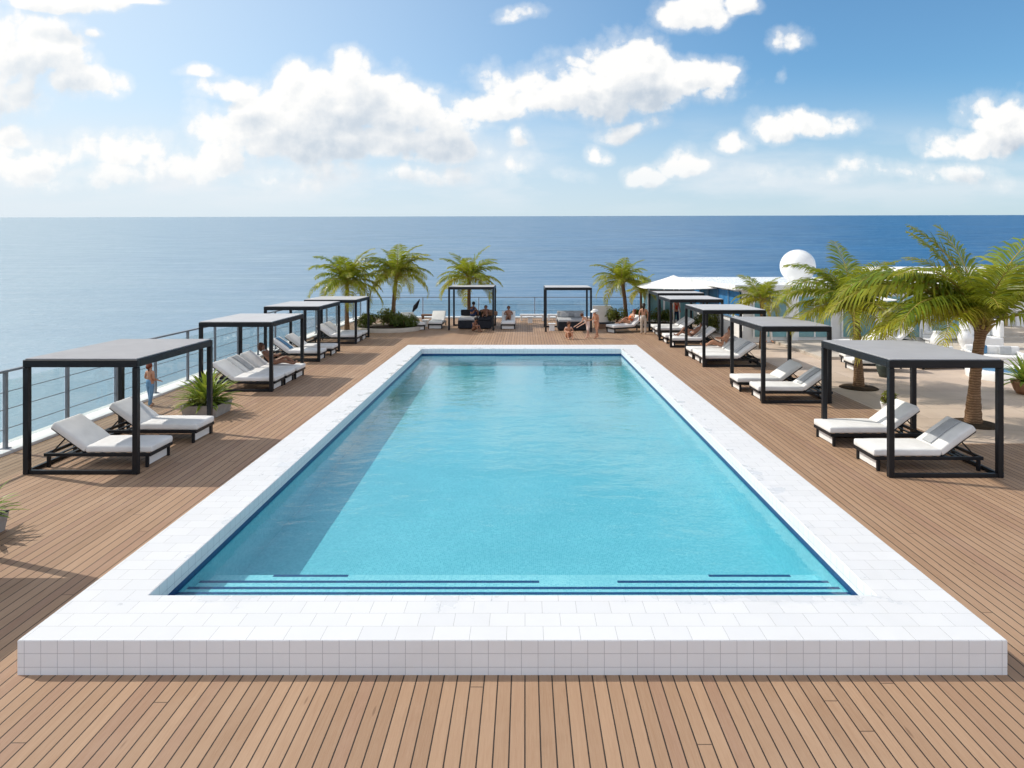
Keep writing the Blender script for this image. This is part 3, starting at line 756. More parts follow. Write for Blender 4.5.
shrub('sunny yellow green shrub beyond the fourth right cabana', 10.9, 38.2, .0, .7, .7, 1.2, 67, 1400, .4)
shrub('rounded shrub at the corner of the glass pavilion, beyond the middle right cabana', 10.9, 40.0, .0, .6, .6, 1.1, 68, 1200, .1)

# ------------------------------------------------------------------ furniture and far terrace things
def parasol(label, x, y, ze, zp, w):
    t = thing('parasol', label, 'parasol', (x, y, 0))
    b = MB(); b.tube([(0,0,.08),(0,0,zp-.05)], .035, 10); b.build('pole', M['white_gloss'], t)
    b = MB(); b.box(-.4,.4,-.4,.4,.004,.08,.015); b.build('base', M['stone'], t)
    b = MB(); K = 8; nS = 6
    rings = []
    for k in range(nS+1):
        u = k/nS; row = []
        for q_ in range(4*K):
            s_, f = divmod(q_, K); a = [(-1,-1),(1,-1),(1,1),(-1,1)]; p0, p1 = Vector(a[s_]), Vector(a[(s_+1)%4]); p_ = p0.lerp(p1, f/K)*w*u
            sag = -.10*math.sin(math.pi*u)*1. - .05*math.sin(math.pi*f/K)*u
            row.append(b.bm.verts.new((p_.x, p_.y, zp+(ze-zp)*u+sag*.8)))
        rings.append(row)
    for A, B in zip(rings[1:], rings[2:]):
        for q_ in range(4*K): b.bm.faces.new((A[q_], A[(q_+1)%(4*K)], B[(q_+1)%(4*K)], B[q_]))
    ctr = b.bm.verts.new((0,0,zp))
    for q_ in range(4*K): b.bm.faces.new((rings[1][q_], rings[1][(q_+1)%(4*K)], ctr))
    for v_ in rings[0]: b.bm.verts.remove(v_)
    ex = bmesh.ops.extrude_face_region(b.bm, geom=b.bm.faces[:]); bmesh.ops.translate(b.bm, verts=[v for v in ex['geom'] if isinstance(v, bmesh.types.BMVert)], vec=(0,0,-.03))
    b.build('canopy', M['canvas'], t)
    b = MB()
    for sx, sy in ((-1,-1),(1,-1),(1,1),(-1,1)): b.tube([(0,0,zp-.15),(sx*w*.95, sy*w*.95, ze-.05)], .014, 5)
    b.build('ribs', M['grey_steel'], t)
    return t
parasol('large white square parasol in front of the glass pavilion', 9.15, 40.0, 2.62, 3.32, 2.05)
t = thing('parasol', 'small closed black parasol leaning behind the round bed', 'parasol', (-7.9, 43.2, 0))
b = MB(); b.tube([(0,0,.02),(.75,0,1.35)], .02, 6); b.build('pole', M['grey_steel'], t)
b = MB(); b.tube([(.42,0,.76),(.62,0,1.12),(.9,0,1.62)], [.03,.16,.03], 10); b.build('canopy', M['dark_fabric'], t)

# daybeds inside the back cabanas
def daybed(label, x, y, w, d, cushion, m2):
    t = thing('daybed', label, 'daybed', (x, y, 0))
    b = MB(); b.box(-w/2, w/2, -d/2, d/2, .05, .52, .02); b.build('base', M['dark_fabric'], t)
    b = MB(); b.box(-w/2+.02, w/2-.02, -d/2+.02, d/2-.02, .523, .68, .05, 3, smooth=True); b.build('mattress', M[cushion], t)
    b = MB(); b.box(-w/2+.02, w/2-.02, d/2-.28, d/2-.02, .69, 1.06, .06, 3, smooth=True); b.build('bolster', M[m2], t)
    for k in range(2):
        b = MB(); b.box(-w/2+.2+k*w*.5, -w/2+.2+k*w*.5+.55, d/2-.46, d/2-.30, .69, .98, .06, 3, smooth=True); b.build('pillow', M[m2], t)
    return t
daybed('dark daybed inside the back left cabana', -3.55, 40.9, 1.15, 1.9, 'towel_grey', 'dark_fabric')
daybed('brown wicker-coloured daybed right side of the back left cabana', -2.5, 40.9, .85, 1.9, 'dark_fabric', 'wicker')
daybed('dark daybed with grey cushions in the back right cabana', 2.85, 40.0, 1.7, 1.8, 'towel_grey', 'towel_grey')
def side_table(label, x, y, z=0.):
    t = thing('side_table', label, 'table', (x, y, z))
    b = MB(); b.box(-.22,.22,-.22,.22,.40,.44,.01); b.build('table_top', M['white_gloss'], t)
    b = MB(); b.box(-.15,.15,-.15,.15,.004,.398,.01); b.build('base', M['white_gloss'], t)
    return t
side_table('white cube table left of the daybed in the back right cabana', 1.62, 39.2)
side_table('small white table between the back cabanas and the far railing', .35, 43.6)
side_table('small white table beside the lounger near the planted bed', -6.35, 41.4)
# low white benches along the far railing
for x0, x1, l in ((-.35,1.35,'long low white bench along the far railing between the back cabanas'), (1.55,2.3,'short low white bench behind the back right cabana'), (-7.2,-5.9,'brown wooden bench along the far railing behind the white lounger')):
    t = thing('bench', l, 'bench', ((x0+x1)/2, 45.2, 0)); w = (x1-x0)/2
    wood = 'brown' in l
    b = MB(); b.box(-w, w, -.22, .22, .34, .46, .02); b.build('seat', M['wicker' if wood else 'white_gloss'], t)
    for s_ in (-1, 1):
        b = MB(); b.box(s_*(w-.1)-.06, s_*(w-.1)+.06, -.2, .2, .004, .338, .01); b.build('leg', M['wicker' if wood else 'white_gloss'], t)
t = thing('screen', 'white freestanding screen panel behind the walking woman', 'screen', (5.05, 42.6, 0))
b = MB(); b.box(-.62,.62,-.03,.03,.12,1.25,.02); b.build('panel', M['canvas'], t)
for s_ in (-1, 1):
    b = MB(); b.box(s_*.5-.03, s_*.5+.03, -.2, .2, .004, .118, .005); b.build('foot', M['grey_steel'], t)
t = thing('storage_box', 'low brown wicker box in front of the white screen', 'box', (4.95, 40.6, 0))
b = MB(); b.box(-.6,.6,-.3,.3,.004,.28,.02); b.build('body', M['wicker'], t)
b = MB(); b.box(-.62,.62,-.32,.32,.283,.34,.015); b.build('lid', M['dark_fabric'], t)

def sofa(label, x, y, z, rz, w):
    t = thing('outdoor_sofa', label, 'sofa', (x, y, z), rz)
    b = MB(); b.box(-w/2, w/2, -.42, .42, .10, .30, .02); b.build('base', M['white_gloss'], t)
    b = MB(); b.box(-w/2+.13, w/2-.13, -.41, .22, .303, .46, .05, 3, smooth=True); b.build('seat_cushion', M['cushion'], t)
    b = MB(); b.box(-w/2, w/2, .25, .42, .303, .80, .05, 3, smooth=True); b.build('backrest', M['cushion'], t)
    for s_ in (-1, 1):
        b = MB(); b.box(s_*(w/2-.06)-.06, s_*(w/2-.06)+.06, -.42, .248, .303, .60, .03, 2); b.build('armrest', M['white_gloss'], t)
        for sy in (-1, 1):
            b = MB(); b.box(s_*(w/2-.1)-.03, s_*(w/2-.1)+.03, sy*.36-.03, sy*.36+.03, .004, .098); b.build('leg', M['black_metal'], t)
    for k in (-1, 1):
        b = MB(); b.box(k*w*.22-.22, k*w*.22+.22, .10, .24, .47, .82, .06, 3, smooth=True); b.build('pillow', M['towel_grey' if k > 0 else 'blue_fabric'], t)
    return t
sofa('white outdoor sofa on the paving seen under the drooping fronds', 16.6, 26.2, 0, R(8), 2.0)
sofa('white outdoor sofa turned sideways beside the urn and the round basin', 19.2, 26.6, 0, R(-20), 1.9)
sofa('white outdoor sofa on the raised paving in front of the villa wall', 21.6, 34.0, .13, R(0), 2.1)

# ------------------------------------------------------------------ buildings on the right
def part(name, m, parent, *boxes, bev=.0):
    b = MB()
    for bx in boxes: b.box(*bx, bev, 1)
    return b.build(name, M[m], parent)
# glass pavilion
t = thing('glass_pavilion', 'low pavilion with pale teal glass panels and white frames behind the parasol', 'pavilion', (8.3, 43.6, 0))
part('wall', 'teal_glass', t, (0., 7.2, .0, 3.0, .05, 2.35))
part('roof', 'white_plaster', t, (-.25, 7.4, -.3, 3.2, 2.352, 2.56))
for k in range(8): part('window_frame', 'white_gloss', t, (k*1.02-.06, k*1.02+.06, -.05, -.003, .051, 2.35))
for k in range(3): part('window_frame', 'white_gloss', t, (-.05, -.003, k*1.4+.05, k*1.4+.15, .051, 2.35))
part('plinth', 'white_plaster', t, (-.1, 7.3, -.1, -.052, .004, .25))
# blue glass building with flat white roof and globe
t = thing('glass_building', 'low building with blue glass side and flat white roof', 'building', (11.3, 33.8, 0))
part('wall', 'white_plaster', t, (.05, 12., .05, 12.2, .0, 2.7))
part('roof', 'white_gloss', t, (-.45, 12.4, -.25, 12.6, 2.74, 3.0))
part('roof_edge', 'white_plaster', t, (-.35, 12.3, -.15, 12.5, 2.70, 2.738))
for k in range(6):
    w = part('window', 'blue_glass', t, (-.02, .046, .35+k*1.95, 2.1+k*1.95, 1.35, 2.6))
    b = MB()
    for yy in (.30+k*1.95, 2.13+k*1.95): b.box(-.06, -.024, yy-.05, yy+.05, 1.25, 2.65)
    b.box(-.061, -.023, .25+k*1.95, 2.18+k*1.95, 1.17, 1.255); bmesh.ops.remove_doubles(b.bm, verts=b.bm.verts[:], dist=.02)
    b.build('frame', M['blue_fabric'], w)
for k in range(5):
    w = part('window', 'teal_glass', t, (.6+k*2.3, 2.3+k*2.3, -.02, .046, .3, 2.4))
    b = MB()
    for xx in (.58+k*2.3, 1.45+k*2.3, 2.32+k*2.3): b.box(xx-.04, xx+.04, -.06, -.024, .28, 2.42)
    b.build('frame', M['white_gloss'], w)
part('pilaster', 'white_plaster', t, (2.36, 2.85, -.14, .047, .13, 2.70))
t = MB(); bm2 = bmesh.new(); bmesh.ops.create_uvsphere(bm2, u_segments=48, v_segments=32, radius=.93)
for f in bm2.faces: f.smooth = True
t.merge(bm2); t.lathe([(.5,-.92),(.5,-.8),(.42,-.72)], 32)
tag(t.build('globe_dome', M['white_gloss'], loc=(15.1, 36.0, 3.925)), 'large smooth white globe on the flat roof at the right', 'globe')
# white villa far right
t = thing('white_villa', 'white plaster villa with dark doorways behind the big palm', 'villa', (19.2, 36.0, .13))
part('wall', 'white_plaster', t, (5., 22., 0., 10., .0, 3.35))
part('roof', 'white_gloss', t, (4.7, 22.3, -.35, 10.2, 3.353, 3.62))
for k, xx in enumerate((6.4, 8.9, 11.4, 13.9)):
    d_ = part('door', 'door_dark', t, (xx, xx+.95, -.03, .045, .0, 2.3))
    b = MB(); b.box(xx-.14, xx-.004, -.07, -.003, .0, 2.45); b.box(xx+.954, xx+1.09, -.07, -.003, .0, 2.45); b.box(xx-.14, xx+1.09, -.07, -.003, 2.452, 2.6); b.build('frame', M['ochre'], d_)
for k, xx in enumerate((5.2, 7.9, 10.4, 12.9)): part('pilaster', 'white_plaster', t, (xx, xx+.35, -.16, -.003, .0, 3.35))
part('annex', 'white_plaster', t, (2.2, 4.68, 1.5, 9., .0, 2.9))
t = thing('garden_stairs', 'three beige stone steps leading up to the white villa', 'steps', (24.6, 33.6, .13))
for k in range(3): part('step', 'sandstone', t, (-1.9, 2.6, .55*k, 2.3, .17*k+.002, .17*(k+1)))
# white sculpted bench with blue cloth
t = thing('stone_bench', 'white sculpted high-backed seat draped with blue cloth, by the villa steps', 'seat', (21.75, 31.0, .13), R(-12))
b = MB(); b.box(-.75,.75,-.5,.5,.004,.55,.06,3); b.build('base', M['white_gloss'], t)
for s_ in (-1, 1):
    b = MB(); b.box(s_*.66-.1, s_*.66+.1, -.5,.5,.552,1.35,.06,3); b.build('armrest', M['white_gloss'], t)
b = MB(); b.box(-.55,.55,.3,.48,.553,1.6,.05,3); b.build('backrest', M['white_gloss'], t)
b = MB(); b.box(-.78,.78,.26,.56,1.605,1.8,.07,3, smooth=True); b.build('cloth', M['blue_fabric'], t)
# small round basin
t = thing('garden_basin', 'small white round basin of water on the paving by the agave', 'basin', (17.7, 24.0, 0))
b = MB(); b.lathe([(1.2,.004),(1.22,.3),(1.17,.34),(.95,.34),(.92,.2)], 48, close=False); b.build('rim', M['white_gloss'], t)
b = MB(); b.lathe([(.935,.24),(.02,.241)], 40); b.build('water', M['blue_fabric'], t)
for x, y, l in ((16.2, 28.9, 'white upright urn on the step, left of the sculpted seat'), (20.3, 30.0, 'white urn just beside the sculpted seat'), (18.4, 29.0, 'white urn at the front edge of the raised paving, middle one')):
    b = MB(); b.lathe([(.16,0),(.18,.04),(.12,.1),(.28,.45),(.3,.62),(.2,.86),(.15,.95),(.2,1.02),(.15,1.02)], 24); tag(b.build('urn', M['white_gloss'], loc=(x, y, .133)), l, 'urn')
side_table('white cube table on the raised paving beside the urns', 17.0, 29.3, .13)
side_table('white cube table between loungers on the raised paving', 19.2, 30.8, .13)
parasol('white parasol on the raised paving behind the big palm', 17.0, 33.0, 2.35, 2.85, 1.25)

# ------------------------------------------------------------------ people
def person(label, loc, rz, J, skin, hair, clothes, scale=1., hair_long=.0, hat=None):
    """J: joint positions (metres, facing -y); one continuous skinned body"""
    verts, rad, edges, bone = [], [], [], {}
    ids = {}
    def V(nm, co, r_): ids[nm] = len(verts); verts.append(Vector(co)); rad.append(r_)
    def E(a, b_, tag_): edges.append((ids[a], ids[b_])); bone[len(edges)-1] = tag_
    V('pelvis', J['pelvis'], .125); V('waist', J['waist'], .115); V('chest', J['chest'], .135); V('neck', J['neck'], .058)
    hd = (Vector(J['head'])-Vector(J['neck'])).normalized()
    V('jaw', Vector(J['neck'])+hd*.07, .065); V('skull', Vector(J['neck'])+hd*.17, .092); V('crown', Vector(J['neck'])+hd*.225, .07)
    face = Vector(J.get('face', (0,-1,0))); face = (face-hd*face.dot(hd)).normalized()
    V('nose', Vector(J['neck'])+hd*.125+face*.10, .014)
    for a, b_, tg in (('pelvis','waist','torso_low'),('waist','chest','torso_up'),('chest','neck','neck'),('neck','jaw','head'),('jaw','skull','head'),('skull','crown','head'),('skull','nose','head')): E(a, b_, tg)
    for s_ in 'LR':
        V('sh'+s_, J['sh'+s_], .062); V('el'+s_, J['el'+s_], .043); V('wr'+s_, J['wr'+s_], .028)
        d = (Vector(J['wr'+s_])-Vector(J['el'+s_])).normalized()
        V('palm'+s_, Vector(J['wr'+s_])+d*.075, .033)
        E('chest','sh'+s_,'shoulder'); E('sh'+s_,'el'+s_,'upper_arm'); E('el'+s_,'wr'+s_,'forearm'); E('wr'+s_,'palm'+s_,'hand')
        sd = d.cross(Vector((0,-1,.2))).normalized(); dn = d.cross(sd).normalized()
        for k, (o_, l_) in enumerate(((-.03,.062),(-.011,.075),(.009,.08),(.028,.07))):
            b0 = verts[ids['palm'+s_]]+d*.03+sd*o_; n1 = 'f%d%s' % (k, s_)
            V(n1+'a', b0+d*l_*.5, .0095); V(n1+'b', b0+d*l_*.95+dn*.015, .0085); E('palm'+s_, n1+'a', 'hand'); E(n1+'a', n1+'b', 'hand')
        V('th'+s_, verts[ids['wr'+s_]]+d*.05+sd*-.05, .011); V('th2'+s_, verts[ids['wr'+s_]]+d*.085+sd*-.062+dn*.01, .0095); E('palm'+s_, 'th'+s_, 'hand'); E('th'+s_, 'th2'+s_, 'hand')
        V('hip'+s_, J['hip'+s_], .092); V('kn'+s_, J['kn'+s_], .058); V('an'+s_, J['an'+s_], .037); V('toe'+s_, J['toe'+s_], .032)
        mid = Vector(J['kn'+s_]).lerp(Vector(J['an'+s_]), .3); V('calf'+s_, mid, .058)
        E('pelvis','hip'+s_,'hip'); E('hip'+s_,'kn'+s_,'thigh'); E('kn'+s_,'calf'+s_,'shin'); E('calf'+s_,'an'+s_,'shin'); E('an'+s_,'toe'+s_,'foot')
    me = bpy.data.meshes.new('sk'); me.from_pydata([v*scale for v in verts], edges, [])
    o = bpy.data.objects.new('sk', me); COL.objects.link(o)
    md = o.modifiers.new('s', 'SKIN'); md.use_smooth_shade = True
    sv = me.skin_vertices[0].data
    for i, r_ in enumerate(rad): sv[i].radius = (r_*scale, r_*scale); sv[i].use_root = (i == 0)
    su = o.modifiers.new('u', 'SUBSURF'); su.levels = 1; su.render_levels = 1
    dg = bpy.context.evaluated_depsgraph_get(); ev = o.evaluated_get(dg)
    body = bpy.data.meshes.new_from_object(ev); bpy.data.objects.remove(o); bpy.data.meshes.remove(me)
    body.materials.clear(); body.materials.append(M[skin])
    for p_ in body.polygons: p_.use_smooth = True
    ob = bpy.data.objects.new('person', body); COL.objects.link(ob); ob.location = loc; ob.rotation_euler = (0,0,rz)
    tag(ob, label, 'person')
    segs = [(verts[a]*scale, verts[b_]*scale, bone[i]) for i, (a, b_) in enumerate(edges)]
    near = []
    for v in body.vertices:
        best = None
        for a, b_, tg in segs:
            ab = b_-a; t_ = max(0, min(1, (v.co-a).dot(ab)/max(1e-9, ab.length_squared))); d_ = (a+ab*t_-v.co).length
            if best is None or d_ < best[0]: best = (d_, tg)
        near.append(best[1])
    for nm, zones, m_ in clothes:
        b = bmesh.new(); b.from_mesh(body); b.verts.ensure_lookup_table()
        kill = [f for f in b.faces if not all(near[v.index] in zones for v in f.verts)]
        b.normal_update()
        for v in b.verts: v.co += v.normal*.016*scale
        bmesh.ops.delete(b, geom=kill, context='FACES')
        seen, isl = set(), []
        for v in b.verts:                               # keep one continuous garment
            if v in seen: continue
            st, cur = [v], []
            seen.add(v)
            while st:
                x_ = st.pop(); cur.append(x_)
                for e_ in x_.link_edges:
                    o2 = e_.other_vert(x_)
                    if o2 not in seen: seen.add(o2); st.append(o2)
            isl.append(cur)
        isl.sort(key=len)
        bmesh.ops.delete(b, geom=[v for c_ in isl[:-1] for v in c_], context='VERTS')
        m2 = bpy.data.meshes.new(nm); b.to_mesh(m2); b.free(); m2.materials.clear(); m2.materials.append(M[m_])
        for p_ in m2.polygons: p_.use_smooth = True
        if not m2.polygons: continue
        q_ = bpy.data.objects.new(nm, m2); COL.objects.link(q_); q_.parent = ob
        so = q_.modifiers.new('t', 'SOLIDIFY'); so.thickness = .008
    hc = verts[ids['skull']]*scale
    def ball(nm, c, r_, m_, sq=(1,1,1)):
        b = MB(); t2 = bmesh.new(); bmesh.ops.create_icosphere(t2, subdivisions=3, radius=r_)
        for v in t2.verts:
            v.co = Vector((v.co.x*sq[0], v.co.y*sq[1], v.co.z*sq[2]))*(1+.06*mnoise.noise(v.co*30)); v.co += c
        for f in t2.faces: f.smooth = True
        b.merge(t2); return b
    b = ball('hair', hc+(-face*.03+hd*.03)*scale, .112*scale, hair)
    if hair_long:
        p0 = hc-face*.07*scale; b.tube([p0+hd*.05*scale, p0-hd*.08*scale-face*.02, p0-hd*(.08+hair_long)*scale], [.09*scale,.085*scale,.04*scale], 10)
    b.build('hair', M[hair], ob)
    b = MB(); sd = hd.cross(face)
    for s_ in (-1, 1):
        c = hc+(face*.082-hd*.012+sd*s_*.032)*scale; b.tube([c-face*.004, c+face*.006], .010*scale, 6)
    b.build('eyes', M['hair_dark'], ob)
    if hat:
        b = MB(); q_ = hd.to_track_quat('Z', 'Y').to_matrix().to_4x4(); q_.translation = hc+hd*.04*scale
        t2 = MB(); t2.lathe([(.24*scale,.0),(.245*scale,.008),(.125*scale,.02),(.12*scale,.09*scale),(.07*scale,.115*scale)], 24); t2.bm.transform(q_); t2.build('hat', M[hat], ob)
    return ob
def stand(arm=(.22,-.05,.95), step=.12, bend=0.):
    J = dict(pelvis=(0,0,.93), waist=(0,-.01-bend*.1,1.10), chest=(0,-bend*.28,1.30-bend*.05), neck=(0,-bend*.42,1.46-bend*.12), head=(0,-bend*.6,1.66-bend*.2))
    for s_, k in (('L',1),('R',-1)):
        J['sh'+s_] = (k*.175, -bend*.32, 1.40-bend*.09); J['el'+s_] = (k*.235, .03-bend*.4, 1.13-bend*.1); J['wr'+s_] = (k*arm[0], arm[1]-.06-bend*.55, arm[2])
        J['hip'+s_] = (k*.09, 0, .87); J['kn'+s_] = (k*.10, -.02-k*step*.4, .48); J['an'+s_] = (k*.10, k*-step, .07); J['toe'+s_] = (k*.11, k*-step-.16, .03)
    return J
def recline(back=R(38), knee=.0):
    """lying along -y (feet at -y), torso raised; z=0 is the seat surface"""
    u = Vector((0, math.cos(back), math.sin(back))); o_ = Vector((0,0,.11))
    J = dict(pelvis=o_, waist=o_+u*.18, chest=o_+u*.40, neck=o_+u*.56, head=o_+u*.76+Vector((0,-.03,.05)), face=(0,-.5,.9))
    for s_, k in (('L',1),('R',-1)):
        J['sh'+s_] = o_+u*.49+Vector((k*.175,0,0)); J['el'+s_] = o_+u*.28+Vector((k*.27,-.02,.0)); J['wr'+s_] = o_+u*.15+Vector((k*.17,-.2,.13))
        kn = knee if s_ == 'L' else knee*.35
        J['hip'+s_] = (k*.09,-.05,.10); J['kn'+s_] = (k*.11,-.46+kn*.15,.09+kn); J['an'+s_] = (k*.12,-.85+kn*.35,.06); J['toe'+s_] = (k*.13,-.93+kn*.35,.17-kn*.1)
    return J
def sit(lean=.1):
    """sitting on the ground, knees drawn up, facing -y"""
    J = dict(pelvis=(0,0,.12), waist=(0,.03*lean,.29), chest=(0,-lean*.6,.50), neck=(0,-lean,.66), head=(0,-lean*1.3,.86))
    for s_, k in (('L',1),('R',-1)):
        J['sh'+s_] = (k*.17,-lean*.7,.60); J['el'+s_] = (k*.24,-.18,.42); J['wr'+s_] = (k*.12,-.40,.40)
        J['hip'+s_] = (k*.1,-.03,.12); J['kn'+s_] = (k*.14,-.40,.43); J['an'+s_] = (k*.11,-.52,.07); J['toe'+s_] = (k*.12,-.68,.03)
    return J
TOPZ = ('torso_up','shoulder'); LOWZ = ('hip','torso_low')
person('red-haired person with bare shoulders and blue trousers by the left railing', (-11.25, 19.5, 0), R(160), stand((.2,-.2,1.0)), 'skin_tan', 'hair_red', [('trousers', ('hip','thigh','shin','torso_low'), 'cloth_blue')], .74, .1)
person('woman in white reclining on a lounger under the second left cabana', (-9.35, LC[1][2]+2.62, .46), R(90), recline(R(52), .2), 'skin_brown', 'hair_brown', [('top', TOPZ+('torso_low',), 'cloth_white'), ('shorts', ('hip',), 'cloth_white')], 1., .12)
person('brown-skinned sunbather lying on the lounger right of the back left cabana', (-1.05, 41.25, .46), 0., recline(R(55), .32), 'skin_brown', 'hair_brown', [('shorts', LOWZ, 'cloth_navy')])
person('dark-haired guest sitting up on the dark daybed of the back left cabana', (-3.3, 40.5, .69), R(150), sit(.15), 'skin_brown', 'hair_dark', [('top', TOPZ, 'cloth_navy'), ('shorts', LOWZ+('thigh',), 'cloth_navy')])
person('guest lying on the brown daybed inside the back left cabana', (-2.5, 40.9, .69), 0., recline(R(35), .25), 'skin_brown', 'hair_brown', [('shorts', LOWZ, 'cloth_white')])
person('person crouching in front of the back left cabana', (-3.1, 38.7, 0), R(60), sit(.2), 'skin_brown', 'hair_dark', [('top', TOPZ+('torso_low',), 'cloth_navy')], .9)
person('person sitting on the deck with knees up before the back right cabana', at(568, 338.5), R(10), sit(.18), 'skin_tan', 'hair_brown', [('top', TOPZ, 'cloth_pink'), ('shorts', LOWZ, 'cloth_white')], 1., .1)
o = person('woman in white sunhat and orange top striding beyond the pool', at(597, 338), R(-50), stand((.26,-.22,1.05), .2, .35), 'skin_tan', 'hair_brown', [('top', TOPZ+('torso_low',), 'cloth_orange'), ('shorts', ('hip',), 'cloth_orange')], .92, 0., 'cloth_white')
person('companion in pink wrap bending forward beside the woman in the sunhat', at(588, 338), R(-65), stand((.2,-.3,.8), .14, .8), 'skin_pale', 'hair_brown', [('wrap', TOPZ+LOWZ+('thigh',), 'cloth_pink')], .85)
person('woman in orange leaning back on the lounger before the shrubs', (6.2, 38.72, .46), R(-65), recline(R(58), .25), 'skin_tan', 'hair_red', [('top', TOPZ+('torso_low',), 'cloth_orange'), ('shorts', ('hip',), 'cloth_white')], 1., .12)
person('dark-haired woman standing in orange bikini top and beige trousers beside the shrubs', at(643.5, 334.5), R(170), stand((.22,-.05,.9), .05), 'skin_tan', 'hair_dark', [('top', ('torso_up',), 'cloth_orange'), ('trousers', ('hip','thigh','shin','torso_low'), 'cloth_beige')], 1.02, .25)
person('tanned sunbather stretched on the lounger in the fourth right cabana', (8.35, RC[3][2]+.65, .46), R(-90), recline(R(42), .38), 'skin_brown', 'hair_dark', [('shorts', LOWZ, 'cloth_navy')])
person('tanned guest sitting up on the rear lounger of the middle right cabana', (8.75, RC[2][2]+2.5, .46), R(-90), recline(R(62), .2), 'skin_tan', 'hair_brown', [('shorts', LOWZ, 'cloth_white')], 1.05)
person('person in a red top standing by the glass pavilion', (9.9, 42.6, 0), R(10), stand(), 'skin_tan', 'hair_dark', [('top', TOPZ+('torso_low',), 'cloth_red'), ('trousers', ('hip','thigh','shin'), 'cloth_navy')])
person('person in a blue shirt standing under the blue building roof', (12.35, 33.0, .13), R(20), stand(), 'skin_tan', 'hair_dark', [('top', TOPZ+('torso_low','upper_arm'), 'cloth_blue'), ('trousers', ('hip','thigh','shin'), 'cloth_white')], 1.)

# ------------------------------------------------------------------ sky, sun, camera
SUN = Vector((-.9, .3, 1.)).normalized()
EL = math.asin(SUN.z); AZ = math.atan2(SUN.x, SUN.y)         # azimuth from +y towards +x
w = bpy.data.worlds.new('World'); sc.world = w; w.use_nodes = True
nt = w.node_tree; nt.nodes.clear(); n = N(nt)
wo = nt.nodes.new('ShaderNodeOutputWorld')
sky = n.node('ShaderNodeTexSky', sky_type='NISHITA', sun_disc=False)
sky.sun_elevation = EL; sky.sun_rotation = AZ; sky.altitude = 0; sky.air_density = 1.0; sky.dust_density = 1.2; sky.ozone_density = 2.5
SKYK = (.100,.147,.160); THR0, THR1 = -.66, .22
def cloud_group(blobs, name):
    """height of a field of cumulus heaps over the plane P = (x/y, z/y) of view directions"""
    g = bpy.data.node_groups.new(name, 'ShaderNodeTree')
    g.interface.new_socket('P', in_out='INPUT', socket_type='NodeSocketVector')
    g.interface.new_socket('D', in_out='OUTPUT', socket_type='NodeSocketFloat'); g.interface.new_socket('A', in_out='OUTPUT', socket_type='NodeSocketFloat')
    m = N(g); gi = g.nodes.new('NodeGroupInput'); go = g.nodes.new('NodeGroupOutput')
    P = gi.outputs[0]
    wv = m.v('SUBTRACT', m.noise(P, 5.5, 1., .55, col=True, dim='2D'), (.5,.5,.5))
    Pw = m.v('ADD', P, m.v('SCALE', wv, scale=.05))
    acc = None
    for px, py, rx, ry, s_ in blobs:
        n_ = m.node('ShaderNodeVectorMath', operation='MULTIPLY_ADD'); m.set(n_.inputs[0], Pw); n_.inputs[1].default_value = (F/rx, F/ry, 0.); n_.inputs[2].default_value = (-(px-CX)/rx, -(CY-py)/ry, 0.)
        v = n_.outputs[0]
        v = m.v('MAXIMUM', v, m.v('MULTIPLY', v, (1., -1.5, 1.)))
        d = m.m('SUBTRACT', s_, m.v('DOT_PRODUCT', v, v))
        acc = d if acc is None else m.m('MAXIMUM', acc, d)
    acc = m.m('MAXIMUM', acc, -3.); g.links.new(acc, go.inputs[1])
    n1 = m.noise(P, 12., 9., .58, dim='2D')
    Pv = m.v('ADD', P, m.v('SCALE', wv, scale=.03))
    def vor(sc_):
        vo = m.node('ShaderNodeTexVoronoi', feature='F1', voronoi_dimensions='2D'); m.set(vo.inputs['Vector'], Pv); vo.inputs['Scale'].default_value = sc_
        d = vo.outputs['Distance']; return m.m('MULTIPLY', d, d)
    puff = m.m('ADD', m.m('MULTIPLY', vor(24.), -1.0), m.m('MULTIPLY', vor(60.), -.5))
    D = m.m('ADD', acc, m.m('MULTIPLY', m.m('SUBTRACT', n1, .5), 3.6))
    D = m.m('ADD', D, m.m('MULTIPLY', m.m('ADD', puff, .33), .75))
    g.links.new(D, go.inputs[0])
    return g
BL = [ # px, py, rx, ry, strength
 (352,76,26,26,.95),(335,105,60,38,1.),(300,125,75,34,.95),(230,92,44,17,.72),(200,76,24,10,.6),(415,122,62,30,.95),(255,128,70,26,.62),(440,148,50,24,.85),(330,148,110,22,.85),
 (480,110,42,16,.8),(560,98,50,26,.95),(622,66,42,34,1.),(600,95,95,34,1.),(695,80,52,22,.85),(655,92,70,26,.9),(735,72,16,8,.5),(570,62,20,8,.5),
 (18,62,62,36,.9),(70,84,44,20,.7),(-40,90,80,40,.8),(72,4,60,16,.85),(150,3,20,6,.5),(95,36,14,6,.3),
 (998,112,40,22,.7),(950,143,40,17,.5),(1040,130,60,34,.7),(925,150,24,12,.1),
 (822,132,50,19,.42),(772,138,30,19,.40),(735,150,26,14,.2),(686,166,26,18,.2),(648,176,24,14,.12),(632,131,36,12,.25),(520,142,13,15,.0),(528,166,26,18,-.05),(600,150,20,12,-.25),(845,126,26,13,.3),(880,172,70,14,-.25),(800,178,60,12,-.2),(480,178,50,16,-.1),(560,176,40,14,-.2),
 (698,14,36,22,.45),(745,4,18,12,.4),(790,42,24,26,-.02),(788,78,10,18,-.55),(520,15,30,12,-.1),
 (75,152,42,22,.42),(140,152,44,24,.42),(25,165,60,20,.2),(205,165,60,28,.4),(290,176,100,22,.25),(110,178,90,18,.0),(400,178,70,16,-.05),(960,176,70,14,-.05),(20,140,30,16,.0)]
G = n.coord('Generated'); s = n.sep(G)
yy = n.m('MAXIMUM', s[1], .05)
